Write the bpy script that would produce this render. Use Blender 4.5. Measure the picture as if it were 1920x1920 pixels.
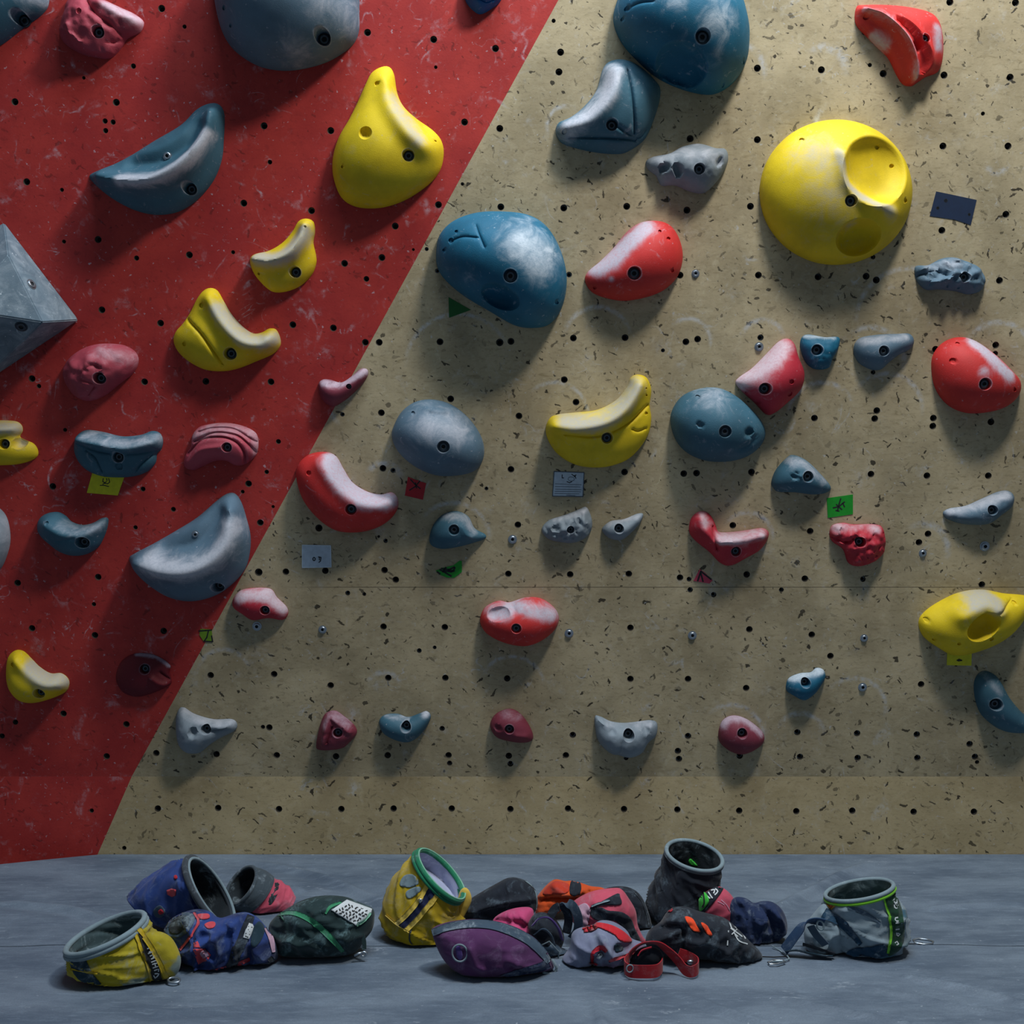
import bpy, bmesh, math, random
import numpy as np
from mathutils import Vector, noise
from mathutils.bvhtree import BVHTree
from mathutils.geometry import delaunay_2d_cdt
C = bpy.context.scene.collection
for _o in list(bpy.data.objects): bpy.data.objects.remove(_o)

# ------------------------------------------------ camera, world, lights, exposure
F, HC, D = 2200.0, 1.0667, 3.667       # focal length in px of a 1920 px frame, eye height, distance of the kickboard
cam_d = bpy.data.cameras.new('camera'); cam = bpy.data.objects.new('camera', cam_d); C.objects.link(cam)
cam.location = (0, 0, HC); cam.rotation_euler = (math.pi/2, 0, 0)
cam_d.sensor_width = 36; cam_d.sensor_fit = 'HORIZONTAL'; cam_d.lens = 36*F/1920
cam_d.clip_start = .05; cam_d.clip_end = 60
bpy.context.scene.camera = cam
w = bpy.data.worlds.new('hall'); bpy.context.scene.world = w; w.use_nodes = True
bg = w.node_tree.nodes['Background']; bg.inputs[0].default_value = (.62, .80, 1.0, 1); bg.inputs[1].default_value = .14
def area(name, loc, target, sx, sy, power, col):
    l = bpy.data.lights.new(name, 'AREA'); l.shape = 'RECTANGLE'; l.size = sx; l.size_y = sy
    l.energy = power; l.color = col
    o = bpy.data.objects.new(name, l); C.objects.link(o); o.location = loc
    o.rotation_euler = (Vector(target)-Vector(loc)).to_track_quat('-Z', 'Y').to_euler()
area('hall_lamp', (1.15, 1.78, 4.2), (.35, 3.3, 1.3), .46, .36, 88, (1, .97, .92))
area('skylight', (.2, 2.3, 4.7), (.15, 2.5, 0), 2.2, 1.0, 118, (.72, .86, 1))
vs = bpy.context.scene.view_settings
vs.view_transform = 'Standard'; vs.look = 'None'; vs.exposure = -0.08; vs.gamma = 1; vs.use_curve_mapping = False

# ------------------------------------------------ geometry helpers
TILT = math.radians(8.0)
ZK = HC - (1456-960)*D/F                 # height of the bend between kickboard and overhang
WO = Vector((0, D, ZK)); WU = Vector((1, 0, 0)); WV = Vector((0, -math.sin(TILT), math.cos(TILT))); WN = Vector((0, -math.cos(TILT), -math.sin(TILT)))
CAM = Vector((0, 0, HC))
def ray(x, y): return Vector(((x-960)/F, 1, (960-y)/F))
def wall_uv(x, y, h=0.0):
    r = ray(x, y); o = WO + WN*h
    t = (o-CAM).dot(WN)/r.dot(WN); p = CAM + r*t - o
    return p.dot(WU), p.dot(WV)
def wall_px(u, v, h=0.0):
    p = WO + WU*u + WV*v + WN*h - CAM
    return 960+F*p.x/p.y, 960-F*p.z/p.y
def at(x, y, d): return CAM + ray(x, y)*d
def smooth_closed(pts, step):
    P = np.array(pts, float); n = len(P); out = []
    for i in range(n):
        p0, p1, p2, p3 = P[i-1], P[i], P[(i+1) % n], P[(i+2) % n]
        k = max(1, int(round(np.linalg.norm(p2-p1)/step)))
        for j in range(k):
            t = j/k
            out.append(.5*((2*p1)+(-p0+p2)*t+(2*p0-5*p1+4*p2-p3)*t*t+(-p0+3*p1-3*p2+p3)*t**3))
    return np.array(out)
def smooth_open(pts, step):
    P = np.array(pts, float)
    if len(P) == 2:
        k = max(1, int(np.linalg.norm(P[1][:2]-P[0][:2])/step)); return np.array([P[0]+(P[1]-P[0])*j/k for j in range(k+1)])
    P = np.vstack([2*P[0]-P[1], P, 2*P[-1]-P[-2]]); out = []
    for i in range(1, len(P)-2):
        p0, p1, p2, p3 = P[i-1], P[i], P[i+1], P[i+2]
        k = max(1, int(round(np.linalg.norm((p2-p1)[:2])/step)))
        for j in range(k):
            t = j/k
            out.append(.5*((2*p1)+(-p0+p2)*t+(2*p0-5*p1+4*p2-p3)*t*t+(-p0+3*p1-3*p2+p3)*t**3))
    out.append(P[-2]); return np.array(out)
def inside(poly, q):
    x, y = q[:, 0], q[:, 1]; r = np.zeros(len(q), bool); n = len(poly)
    for i in range(n):
        x1, y1 = poly[i]; x2, y2 = poly[(i+1) % n]
        if y1 == y2: continue
        c = ((y1 > y) != (y2 > y)) & (x < (x2-x1)*(y-y1)/(y2-y1)+x1)
        r ^= c
    return r
def seg_dist(q, line):
    L = np.array(line, float)
    if len(L) == 1: return np.hypot(q[:, 0]-L[0][0], q[:, 1]-L[0][1])
    best = np.full(len(q), 1e9)
    for a, b in zip(L[:-1], L[1:]):
        ab = b-a; t = np.clip(((q-a)@ab)/max(ab@ab, 1e-9), 0, 1)
        best = np.minimum(best, np.hypot(*(q-(a+t[:, None]*ab)).T))
    return best
def cdt_fill(poly, spacing, extra=(), keepout=(), inset=(1.2, 3.0)):
    """triangulate the inside of a closed outline; returns verts, tris, outline indices"""
    poly = np.asarray(poly); n = len(poly)
    nx = np.roll(poly, -1, 0)-np.roll(poly, 1, 0); nr = np.stack([-nx[:, 1], nx[:, 0]], 1)
    nr /= np.maximum(np.linalg.norm(nr, axis=1), 1e-9)[:, None]
    ar = np.sum(poly[:, 0]*np.roll(poly[:, 1], -1)-np.roll(poly[:, 0], -1)*poly[:, 1])
    if ar < 0: nr = -nr
    lo, hi = poly.min(0), poly.max(0); pts = []
    ys = np.arange(lo[1], hi[1], spacing*.866)
    for j, yy in enumerate(ys):
        for xx in np.arange(lo[0]+(spacing/2 if j % 2 else 0), hi[0], spacing): pts.append((xx, yy))
    pts = np.array(pts) if pts else np.zeros((0, 2))
    closed = np.vstack([poly, poly[:1]])
    if len(pts):
        pts = pts[inside(poly, pts)]
    if len(pts): pts = pts[seg_dist(pts, closed) > (inset[-1] if inset else 0)+spacing*.45]
    cand = [pts]
    for d in inset or ():
        c = poly+nr*d; c = c[inside(poly, c)]
        if len(c): c = c[seg_dist(c, closed) > d*.9]
        cand.append(c)
    pts = np.vstack(cand)
    for (kx, ky, kr) in keepout: pts = pts[np.hypot(pts[:, 0]-kx, pts[:, 1]-ky) > kr]
    if len(extra):
        ex = np.array(extra); ex = ex[inside(poly, ex)]
        if len(ex): ex = ex[seg_dist(ex, closed) > .6]
        pts = np.vstack([pts, ex])
    V = [Vector(p) for p in poly]+[Vector(p) for p in pts]
    E = [(i, (i+1) % n) for i in range(n)]
    res = delaunay_2d_cdt(V, E, [], 1, 1e-4)
    vs_, fs = np.array([tuple(v) for v in res[0]]), res[2]
    bidx = {}
    for i, o in enumerate(res[3]):
        for k in o:
            if k < n: bidx[k] = i
    loop = [bidx[k] for k in range(n) if k in bidx]
    cen = np.array([vs_[list(f)].mean(0) for f in fs]); ok = inside(poly, cen)
    tris = [tuple(f) for f, k in zip(fs, ok) if k and len(f) == 3]
    out = []
    for a, b, c in tris:                  # all wound the same way
        A, B, Cc = vs_[a], vs_[b], vs_[c]
        s = (B[0]-A[0])*(Cc[1]-A[1])-(B[1]-A[1])*(Cc[0]-A[0])
        if abs(s) < 1e-6: continue
        out.append((a, b, c) if s < 0 else (a, c, b))
    return vs_, out, loop, (ar > 0)
def inflate(V, T, loop):
    """membrane height (0 on the outline, 1 at the highest point)"""
    n = len(V); T = np.array(T); K = np.zeros((n, n)); M = np.zeros(n)
    a, b, c = V[T[:, 0]], V[T[:, 1]], V[T[:, 2]]
    area2 = np.abs((b[:, 0]-a[:, 0])*(c[:, 1]-a[:, 1])-(b[:, 1]-a[:, 1])*(c[:, 0]-a[:, 0]))
    for i, j, k in ((0, 1, 2), (1, 2, 0), (2, 0, 1)):
        e1 = V[T[:, i]]-V[T[:, k]]; e2 = V[T[:, j]]-V[T[:, k]]
        cot = np.clip((e1*e2).sum(1)/np.maximum(area2, 1e-6), -5, 20)*.5
        np.add.at(K, (T[:, i], T[:, j]), -cot); np.add.at(K, (T[:, j], T[:, i]), -cot)
        np.add.at(K, (T[:, i], T[:, i]), cot); np.add.at(K, (T[:, j], T[:, j]), cot)
        np.add.at(M, T[:, i], area2/6)
    fixed = np.zeros(n, bool); fixed[loop] = True
    used = np.zeros(n, bool); used[T.ravel()] = True
    fr = np.where(~fixed & used)[0]; phi = np.zeros(n)
    if len(fr):
        phi[fr] = np.linalg.solve(K[np.ix_(fr, fr)]+np.eye(len(fr))*1e-9, M[fr])
    return np.clip(phi/max(phi.max(), 1e-9), 0, 1)
def link(name, me, parent=None, mat=None, sharp=None):
    o = bpy.data.objects.new(name, me); C.objects.link(o)
    if mat is not None: me.materials.append(mat)
    if parent is not None: o.parent = parent
    return o
def mesh_from(name, verts, faces, parent=None, mat=None, base=None, smooth=True, sharp=None):
    me = bpy.data.meshes.new(name)
    b = Vector(base) if base is not None else (parent.location if parent is not None else Vector((0, 0, 0)))
    me.from_pydata([tuple(Vector(v)-b) for v in verts], [], [tuple(f) for f in faces])
    if smooth: me.shade_smooth()
    if sharp: me.set_sharp_from_angle(angle=math.radians(sharp))
    me.update()
    return link(name, me, parent, mat)
def attr(o, vals, name='chalk'):
    a = o.data.attributes.new(name, 'FLOAT', 'POINT'); a.data.foreach_set('value', np.asarray(vals, dtype=np.float32))
def tag(o, label=None, cat=None, group=None, kind=None):
    if label: o['label'] = label
    if cat: o['category'] = cat
    if group: o['group'] = group
    if kind: o['kind'] = kind
    return o
def thing(name, loc, label, cat, group=None):
    o = bpy.data.objects.new(name, None); C.objects.link(o); o.location = loc; o.empty_display_size = .05
    return tag(o, label, cat, group)

# ------------------------------------------------ materials
def srgb(r, g, b):
    f = lambda c: (c/255/12.92) if c/255 <= .04045 else ((c/255+.055)/1.055)**2.4
    return (f(r), f(g), f(b), 1)
class NT:
    def __init__(s, name, rough=.7, spec=.4):
        s.m = bpy.data.materials.new(name); s.m.use_nodes = True; s.t = s.m.node_tree; s.n = s.t.nodes
        s.p = s.n['Principled BSDF']; s.p.inputs['Roughness'].default_value = rough
        s.p.inputs['Specular IOR Level'].default_value = spec
        s.tc = s.n.new('ShaderNodeTexCoord')
    def l(s, a, b): s.t.links.new(a, b)
    def val(s, inp, v):
        if hasattr(v, 'links') or isinstance(v, bpy.types.NodeSocket): s.l(v, inp)
        else: inp.default_value = v
    def math(s, op, a, b=0.0, clamp=False):
        n = s.n.new('ShaderNodeMath'); n.operation = op; n.use_clamp = clamp
        s.val(n.inputs[0], a); s.val(n.inputs[1], b); return n.outputs[0]
    def noise(s, vec, scale, detail=4, rough=.55, dist=0.0, col=False):
        n = s.n.new('ShaderNodeTexNoise'); s.l(vec, n.inputs['Vector']); n.inputs['Scale'].default_value = scale
        n.inputs['Detail'].default_value = detail; n.inputs['Roughness'].default_value = rough; n.inputs['Distortion'].default_value = dist
        return n.outputs['Color' if col else 'Fac']
    def ramp(s, v, a, b, lo=0.0, hi=1.0):
        n = s.n.new('ShaderNodeMapRange'); n.interpolation_type = 'SMOOTHSTEP'; s.val(n.inputs[0], v)
        for i, x in enumerate((a, b, lo, hi)): n.inputs[1+i].default_value = x
        return n.outputs[0]
    def mix(s, f, a, b, mode='MIX'):
        n = s.n.new('ShaderNodeMix'); n.data_type = 'RGBA'; n.blend_type = mode
        s.val(n.inputs[0], f); s.val(n.inputs[6], a); s.val(n.inputs[7], b); return n.outputs[2]
    def mapping(s, vec, scale=(1, 1, 1), rot=(0, 0, 0), loc=(0, 0, 0)):
        n = s.n.new('ShaderNodeMapping'); s.l(vec, n.inputs[0]); n.inputs[1].default_value = loc
        n.inputs[2].default_value = rot; n.inputs[3].default_value = scale; return n.outputs[0]
    def bump(s, h, strength=.2, dist=.002):
        n = s.n.new('ShaderNodeBump'); s.l(h, n.inputs['Height']); n.inputs['Strength'].default_value = strength
        n.inputs['Distance'].default_value = dist; s.l(n.outputs[0], s.p.inputs['Normal'])
    def attr(s, name):
        n = s.n.new('ShaderNodeAttribute'); n.attribute_name = name; return n.outputs['Fac']
    def done(s, col): s.val(s.p.inputs['Base Color'], col); return s.m
def plain(name, col, rough=.6, metal=0.0, spec=.5):
    t = NT(name, rough, spec); t.p.inputs['Metallic'].default_value = metal
    v = t.noise(t.tc.outputs['Object'], 60, 3)
    return t.done(t.mix(t.ramp(v, .3, .7, 0, .35), col, tuple(c*.6 for c in col[:3])+(1,)))
def hold_mat(name, col, chalk=(.50, .51, .56, 1), rough=.62, worn=.4):
    t = NT(name, rough, .35); oc = t.tc.outputs['Object']
    inf = t.n.new('ShaderNodeObjectInfo'); add = t.n.new('ShaderNodeVectorMath'); add.operation = 'ADD'
    t.l(oc, add.inputs[0]); mul = t.n.new('ShaderNodeVectorMath'); mul.operation = 'SCALE'
    mul.inputs[0].default_value = (7, 3, 5); t.l(inf.outputs['Random'], mul.inputs['Scale']); t.l(mul.outputs[0], add.inputs[1])
    v = add.outputs[0]
    tone = t.noise(v, 9, 5, .6); base = t.mix(t.ramp(tone, .35, .7, 0, .55), col, tuple(c*.6 for c in col[:3])+(1,))
    n1 = t.noise(v, 16, 7, .7, .8); n2 = t.noise(v, 130, 4, .7)
    a = t.attr('chalk')
    e = t.math('ADD', a, t.math('MULTIPLY', t.math('SUBTRACT', n1, .5), 1.25))
    cf = t.ramp(e, .10, .92, 0, .93)
    cf = t.math('MULTIPLY', cf, t.ramp(n2, .25, .62, .72, 1))
    sc = t.math('MULTIPLY', t.ramp(t.noise(v, 22, 7, .7, 1.2), .58, .74), worn)      # light scuffs all over
    speck = t.math('MULTIPLY', t.ramp(t.noise(v, 90, 2, .5), .70, .76), .5)
    f = t.math('MAXIMUM', t.math('MAXIMUM', cf, sc), t.math('MULTIPLY', speck, worn*2))
    c = t.mix(f, base, chalk)
    t.bump(t.noise(v, 420, 3, .6), .35, .0015)
    return t.done(c)
M = {}
M['teal'] = hold_mat('slate_teal_resin', srgb(58, 100, 118))
M['slate'] = hold_mat('slate_grey_resin', srgb(88, 114, 132))
M['grey'] = hold_mat('light_grey_resin', srgb(132, 144, 153), worn=.35)
M['blue'] = hold_mat('petrol_blue_resin', srgb(24, 100, 130), chalk=(.55, .62, .68, 1))
M['deep'] = hold_mat('cobalt_blue_resin', srgb(16, 84, 142))
M['yellow'] = hold_mat('yellow_resin', srgb(228, 198, 28), chalk=(.44, .42, .37, 1), worn=.3)
M['red'] = hold_mat('red_resin', srgb(206, 50, 48), chalk=(.52, .51, .59, 1), worn=.3)
M['pink'] = hold_mat('dusty_pink_resin', srgb(176, 70, 84), chalk=(.6, .45, .5, 1), worn=.25)
M['crimson'] = hold_mat('crimson_resin', srgb(186, 44, 60), chalk=(.60, .50, .55, 1), worn=.2)
M['maroon'] = hold_mat('maroon_resin', srgb(124, 48, 64), chalk=(.5, .4, .47, 1), worn=.2)
M['oxblood'] = hold_mat('oxblood_resin', srgb(104, 20, 32), chalk=(.35, .3, .38, 1), worn=.15)
M['steel'] = plain('zinc_steel', (.42, .47, .52, 1), .35, .9)
M['darksteel'] = plain('dark_steel', (.05, .065, .08, 1), .4, .8)
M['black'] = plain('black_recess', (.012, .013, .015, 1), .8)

def wall_mat(name, kind):
    t = NT(name, .62 if kind == 'red' else .7, .3); v = t.tc.outputs['Object']
    if kind == 'red':
        base = t.mix(t.ramp(t.noise(v, 5, 5, .6), .3, .7), srgb(180, 56, 50), srgb(158, 43, 42))
        base = t.mix(t.ramp(t.noise(v, 24, 6, .75, .6), .5, .72, 0, .35), base, srgb(130, 34, 36))
        fleck = srgb(60, 14, 14); chalk = (.58, .50, .56, 1)
    else:
        base = t.mix(t.ramp(t.noise(v, 4, 6, .62, .4), .3, .7), srgb(184, 169, 136), srgb(150, 137, 108))
        base = t.mix(t.ramp(t.noise(t.mapping(v, (3, 9, 1)), 7, 6, .7, 1.0), .50, .74, 0, .55), base, srgb(122, 108, 74))
        base = t.mix(t.ramp(t.noise(v, 26, 6, .75, .8), .5, .72, 0, .4), base, srgb(196, 186, 158))
        if kind == 'kick': base = t.mix(.3, base, srgb(178, 154, 104))
        fleck = srgb(38, 33, 23); chalk = (.52, .55, .58, 1)
    col = base
    # dark strand flecks: elongated cells at several angles
    warp = t.n.new('ShaderNodeVectorMath'); warp.operation = 'ADD'; t.l(v, warp.inputs[0])
    wn = t.n.new('ShaderNodeVectorMath'); wn.operation = 'SCALE'; t.l(t.noise(v, 30, 3, .6, 0, True), wn.inputs[0]); wn.inputs['Scale'].default_value = .035
    t.l(wn.outputs[0], warp.inputs[1]); wv = warp.outputs[0]
    total = None
    for i, (rot, sx, sy, sc, gate, rad) in enumerate(((.6, 1, 3.4, 17, .40, .15), (-.75, 1, 3.2, 15, .42, .14), (1.45, 1, 4.2, 13, .5, .13), (.15, 1, 3.6, 14, .48, .13), (0, 1, 1.3, 28, .5, .15), (.9, 1, 2.2, 40, .42, .15))):
        vo = t.n.new('ShaderNodeTexVoronoi'); vo.feature = 'F1'
        t.l(t.mapping(t.mapping(wv, (1, 1, 1), (0, 0, rot), (i*3.1, i*1.7, 0)), (sx, sy, 1)), vo.inputs['Vector']); vo.inputs['Scale'].default_value = sc
        g = t.n.new('ShaderNodeSeparateColor'); t.l(vo.outputs['Color'], g.inputs[0])
        r = t.math('MULTIPLY', t.math('SUBTRACT', g.outputs[0], gate), rad/(1-gate)*1.5)
        m = t.ramp(t.math('SUBTRACT', vo.outputs['Distance'], r), .03, -.02)
        m = t.math('MULTIPLY', m, t.ramp(g.outputs[1], .0, 1.0, .3, 1.0))
        total = m if total is None else t.math('MAXIMUM', total, m)
    if kind == 'red': total = t.math('MULTIPLY', total, .5)
    col = t.mix(t.math('MULTIPLY', total, .93), col, fleck)
    # fine fibre shading
    fib = t.ramp(t.noise(t.mapping(wv, (1, 2.2, 1), (0, 0, .3)), 55, 5, .7), .54, .70, 0, .35 if kind != 'red' else .2)
    col = t.mix(fib, col, fleck)
    # chalk smears: curved wisps and soft dusty patches
    def wisp(sc, width, lo, hi, seed):
        a = t.noise(t.mapping(v, (1, 1, 1), (0, 0, seed), (seed*5, seed*2, 0)), sc, 2, .5, 1.6)
        line = t.ramp(t.math('ABSOLUTE', t.math('SUBTRACT', a, .5)), width, 0)
        mask = t.ramp(t.noise(t.mapping(v, (1, 1, 1), (0, 0, 0), (seed, seed*3, 0)), sc*1.3, 3, .6), lo, hi)
        return t.math('MULTIPLY', line, mask)
    s = t.math('MAXIMUM', wisp(5, .028, .54, .72, 1.3), wisp(9, .026, .56, .74, 2.9))
    s = t.math('MAXIMUM', s, wisp(22, .05, .60, .76, 4.4))
    s = t.math('MAXIMUM', s, t.math('MULTIPLY', t.ramp(t.noise(v, 11, 5, .65, .4), .57, .76), .6))
    s = t.math('MULTIPLY', s, t.ramp(t.noise(v, 70, 5, .75), .36, .6))
    s = t.math('MAXIMUM', s, t.math('MULTIPLY', t.ramp(t.noise(v, 60, 3, .6), .66, .72), .75))
    col = t.mix(t.math('MULTIPLY', s, .66 if kind == 'red' else .6), col, chalk)
    if kind == 'ply':
        # rubbed arcs left by shoes and by holds that hung here before
        sep = t.n.new('ShaderNodeSeparateXYZ'); t.l(v, sep.inputs[0]); arcs = None
        for (px, py, r, a0, wd) in ARCS:
            u0, v0 = wall_uv(px, py); rr = r/600
            dx = t.math('SUBTRACT', sep.outputs[0], u0); dy = t.math('SUBTRACT', sep.outputs[1], v0)
            dist = t.math('SQRT', t.math('ADD', t.math('MULTIPLY', dx, dx), t.math('MULTIPLY', dy, dy)))
            m = t.ramp(t.math('ABSOLUTE', t.math('SUBTRACT', dist, rr)), wd/600, 0)
            ca, sa = math.cos(math.radians(a0)), math.sin(math.radians(a0))
            side = t.math('ADD', t.math('MULTIPLY', dx, ca), t.math('MULTIPLY', dy, sa))
            m = t.math('MULTIPLY', m, t.ramp(side, rr*.1, rr*.8))
            arcs = m if arcs is None else t.math('MAXIMUM', arcs, m)
        arcs = t.math('MULTIPLY', arcs, t.ramp(t.noise(v, 45, 5, .7), .36, .62, .05, .6))
        col = t.mix(arcs, col, chalk)
        # joint between two plywood sheets
        vj = wall_uv(1000, 1101)[1]
        jl = t.ramp(t.math('ABSOLUTE', t.math('SUBTRACT', sep.outputs[1], vj)), .0022, .0006)
        jl = t.math('MULTIPLY', jl, t.ramp(sep.outputs[0], -.75, -.45))
        if kind == 'ply': col = t.mix(t.math('MULTIPLY', jl, .55), col, srgb(40, 34, 24))
    t.bump(t.math('ADD', t.noise(v, 160, 4, .6), t.math('MULTIPLY', total, -.6)), .3, .001)
    return t.done(col)
ARCS = [(1430, 640, 38, 90, 7), (1630, 680, 62, 60, 8), (1870, 670, 62, 80, 8), (1540, 780, 60, 100, 7), (1660, 770, 66, 70, 7),
        (1060, 235, 32, 130, 6), (1545, 130, 36, 60, 12), (1385, 135, 44, 60, 9), (1400, 1010, 48, 70, 7), (1730, 1030, 46, 50, 10), (1700, 600, 90, 110, 7),
        (720, 1290, 30, 90, 8), (960, 1290, 60, 80, 6), (1370, 1380, 60, 60, 7), (420, 1265, 48, 90, 7), (1870, 304, 18, -90, 9), (720, 900, 30, 80, 10),
        (860, 690, 95, 100, 6), (1040, 780, 60, 60, 6), (850, 1010, 66, 70, 7), (1468, 790, 20, -60, 5), (1500, 1380, 44, 80, 8), (1590, 250, 60, 200, 9), (660, 760, 40, 160, 8), (1120, 640, 60, 90, 7), (1290, 640, 40, 60, 6), (1600, 1330, 60, 60, 7)]
M['wall_red'] = wall_mat('red_painted_board', 'red')
M['wall_ply'] = wall_mat('birch_plywood', 'ply')
M['kick_ply'] = wall_mat('birch_plywood_kickboard', 'kick')

# ------------------------------------------------ the wall
HOLES = '''28,191 218,192 197,227,4.5 212,229,4.5 198,245,4.5 50,341 116,356,3.5 303,16 346,50,3.5 250,124,4.5 157,146,3 495,236 620,245 506,304,4 457,381 584,395 120,453,3.5 184,449 437,473,3.5
689,61 813,74 929,91 817,126,3 871,229 741,424 1038,39,3.5 1051,98 1048,135 937,241 822,384 939,388 1057,390 1175,387 867,345,3 800,467,3.5 775,468,2.5 646,494 716,483 687,523,5
1781,4 1904,5 1420,128 1540,131 1656,138 1631,122,3.5 1770,141 1894,145 1294,260 1420,262 1768,274 1890,274 1288,394 1407,387 1843,213,3.5 1886,402 1766,432 1637,482,4 1890,276,4
256,484,4.5 355,478 191,581 301,606 549,609 625,615 60,710 73,724,4 271,716 386,715 508,716 122,806,3.5 522,828,4.5
820,508,4 1067,515,5 685,642 711,642 825,641 937,642,6.5 958,640 1075,634 1172,633 1243,657,3.5 715,774 845,748 642,777,4 973,780 1080,754 1058,712 1275,516
1286,641 1308,636 1422,516 1534,519 1624,518 1643,525 1874,526 1426,633,5.5 1754,655 1867,647 1866,663,5 1644,770 1640,785 1527,784 1750,784 1749,799 1858,791 1637,698,4 1282,888 1306,887 1409,885 1633,889 1738,892 1853,892
99,912 268,917,4.5 325,955,4.5 254,989,4 184,1082 176,1133,4 60,1178 178,1191 307,1183 466,907 500,885,4 455,922,3.5 488,980 512,950,3 598,990,6.5 610,1070 485,1073,7 536,1072 33,1093
718,878 737,882,4.5 958,880 912,916,3.5 1171,885 710,1006,2.5 723,1014,4 971,984 721,1069 742,1087 652,1112,4.5 683,1114,3.5 953,1076 1069,1077 1179,1076 1275,1083 719,1175 834,1176 1182,1177 786,1220,4.5 815,1214,3.5 728,1271 835,1271 951,1272 1182,1273
1519,996 1374,985 1740,1001 1723,1017 1400,1077 1509,1085 1292,1086,4.5 1294,1106,5 1338,1115,5 1465,1106,4.5 1618,1086,5 1841,1096 1405,1180 1522,1190 1557,1230 1290,1273 1399,1290 1727,1283
395,1266 514,1264 620,1285 119,1338 29,1354,5 237,1358 4,1380,5 200,1418 293,1412 406,1414 519,1416 630,1418 493,1363,4 505,1364
727,1416 841,1416 954,1417 957,1432,5.5 843,1431,5 1061,1416 1074,1378 829,1366,5 1174,1421,4.5 1271,1408 1273,1423 1290,1380 1387,1417 1495,1373 1500,1419 1607,1375 1608,1421 1719,1377 1720,1421 1818,1395 1828,1419 1832,1429,4
296,1516 409,1515 523,1517 640,1517 172,1520,4 738,1516 847,1516 957,1517 1065,1516 1170,1517 1270,1518 1386,1520 1493,1521 1598,1520 1713,1522 1826,1522 187,1500,0 233,1590,4'''
holes = []
for s in HOLES.split():
    p = [float(a) for a in s.split(',')]; r = p[2] if len(p) > 2 else 6.0
    if r > 0: holes.append((p[0], p[1], r))
def circle_poly(n, r, cx=0, cy=0): return [(cx+r*math.cos(2*math.pi*i/n), cy+r*math.sin(2*math.pi*i/n)) for i in range(n)]
def make_tnut():
    n = 20; vs_, fs = [], []
    prof = [(1.0, -.0002), (.86, -.002), (.80, -.010), (.66, -.010), (.62, -.013), (.60, -.022), (0.0, -.022)]
    for r, z in prof[:-1]: vs_ += [(r*math.cos(2*math.pi*i/n), r*math.sin(2*math.pi*i/n), z) for i in range(n)]
    for k in range(len(prof)-2):
        for i in range(n): fs.append((k*n+i, k*n+(i+1) % n, (k+1)*n+(i+1) % n, (k+1)*n+i))
    b = (len(prof)-2)*n; fs.append(tuple(b+i for i in range(n)))
    me = bpy.data.meshes.new('t_nut'); me.from_pydata(vs_, [], fs)
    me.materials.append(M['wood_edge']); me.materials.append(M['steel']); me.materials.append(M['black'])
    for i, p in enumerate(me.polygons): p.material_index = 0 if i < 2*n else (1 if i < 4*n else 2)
    me.shade_smooth(); me.set_sharp_from_angle(angle=math.radians(40)); return me
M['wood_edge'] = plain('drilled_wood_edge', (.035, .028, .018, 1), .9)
tnut = make_tnut(); tnut_count = 0; tnut_rest = {}
def panel(name, corners, to_uv, frame, mat, hl):
    """flat board with real drilled holes; corners in board coordinates"""
    poly = np.array(corners)*1000.0
    hs = []
    for (x, y, r) in hl:
        u, v = to_uv(x, y)
        if inside(np.array(corners), np.array([[u, v]]))[0] and seg_dist(np.array([[u, v]]), corners+[corners[0]])[0] > .012: hs.append((u, v, r/600*1.02))
    V = [Vector(p) for p in poly]; n = len(V); E = [(i, (i+1) % n) for i in range(n)]
    for (u, v, r) in hs:
        b = len(V); V += [Vector(p) for p in circle_poly(20, r*1000, u*1000, v*1000)]
        E += [(b+i, b+(i+1) % 20) for i in range(20)]
    res = delaunay_2d_cdt(V, E, [], 1, 1e-3); P = np.array([tuple(v) for v in res[0]])/1000
    H = np.array(hs); fs = []
    for f in res[2]:
        c = P[list(f)].mean(0)
        if len(H) and (np.hypot(H[:, 0]-c[0], H[:, 1]-c[1]) < H[:, 2]*.98).any(): continue
        a, b, cc = P[f[0]], P[f[1]], P[f[2]]
        s = (b[0]-a[0])*(cc[1]-a[1])-(b[1]-a[1])*(cc[0]-a[0])
        fs.append(tuple(f) if s > 0 else tuple(reversed(f)))
    vs_ = [(p[0], p[1], 0) for p in P]; bl = []
    for i in range(n):
        bl.append(min(range(len(P)), key=lambda k: abs(P[k][0]-corners[i][0])+abs(P[k][1]-corners[i][1])))
    b = len(vs_); vs_ += [(c[0], c[1], -.04) for c in corners]
    for i in range(n): j = (i+1) % n; fs.append((bl[j], bl[i], b+i, b+j))
    fs.append(tuple(b+i for i in reversed(range(n))))
    me = bpy.data.meshes.new(name); me.from_pydata(vs_, [], fs); o = link(name, me, None, mat)
    o.location, o.rotation_euler = frame; o['kind'] = 'structure'
    hs.sort(key=lambda h: -h[2])
    return o, hs
FR = (tuple(WO), (math.pi/2+TILT, 0, 0)); FK = ((0, D, 0), (math.pi/2, 0, 0))
kuv = lambda x, y: ((x-960)/F*D, HC-(y-960)/F*D)
top = 3.2
ub, vb = wall_uv(1047, 0); u0, v0 = wall_uv(247, 1456); sl = (ub-u0)/(vb-v0)
k1 = kuv(247, 1456); k2 = kuv(183, 1602); ks = (k2[0]-k1[0])/(k2[1]-k1[1])
uT = u0+sl*top; kb = -.30; uB = k1[0]+ks*(kb-k1[1])
panels = []
panels.append(panel('wall_left', [(-3.2, 0), (u0, 0), (uT, top), (-3.2, top)], wall_uv, FR, M['wall_red'], holes))
panels.append(panel('wall_right', [(u0, 0), (3.2, 0), (3.2, top), (uT, top)], wall_uv, FR, M['wall_ply'], holes))
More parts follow.
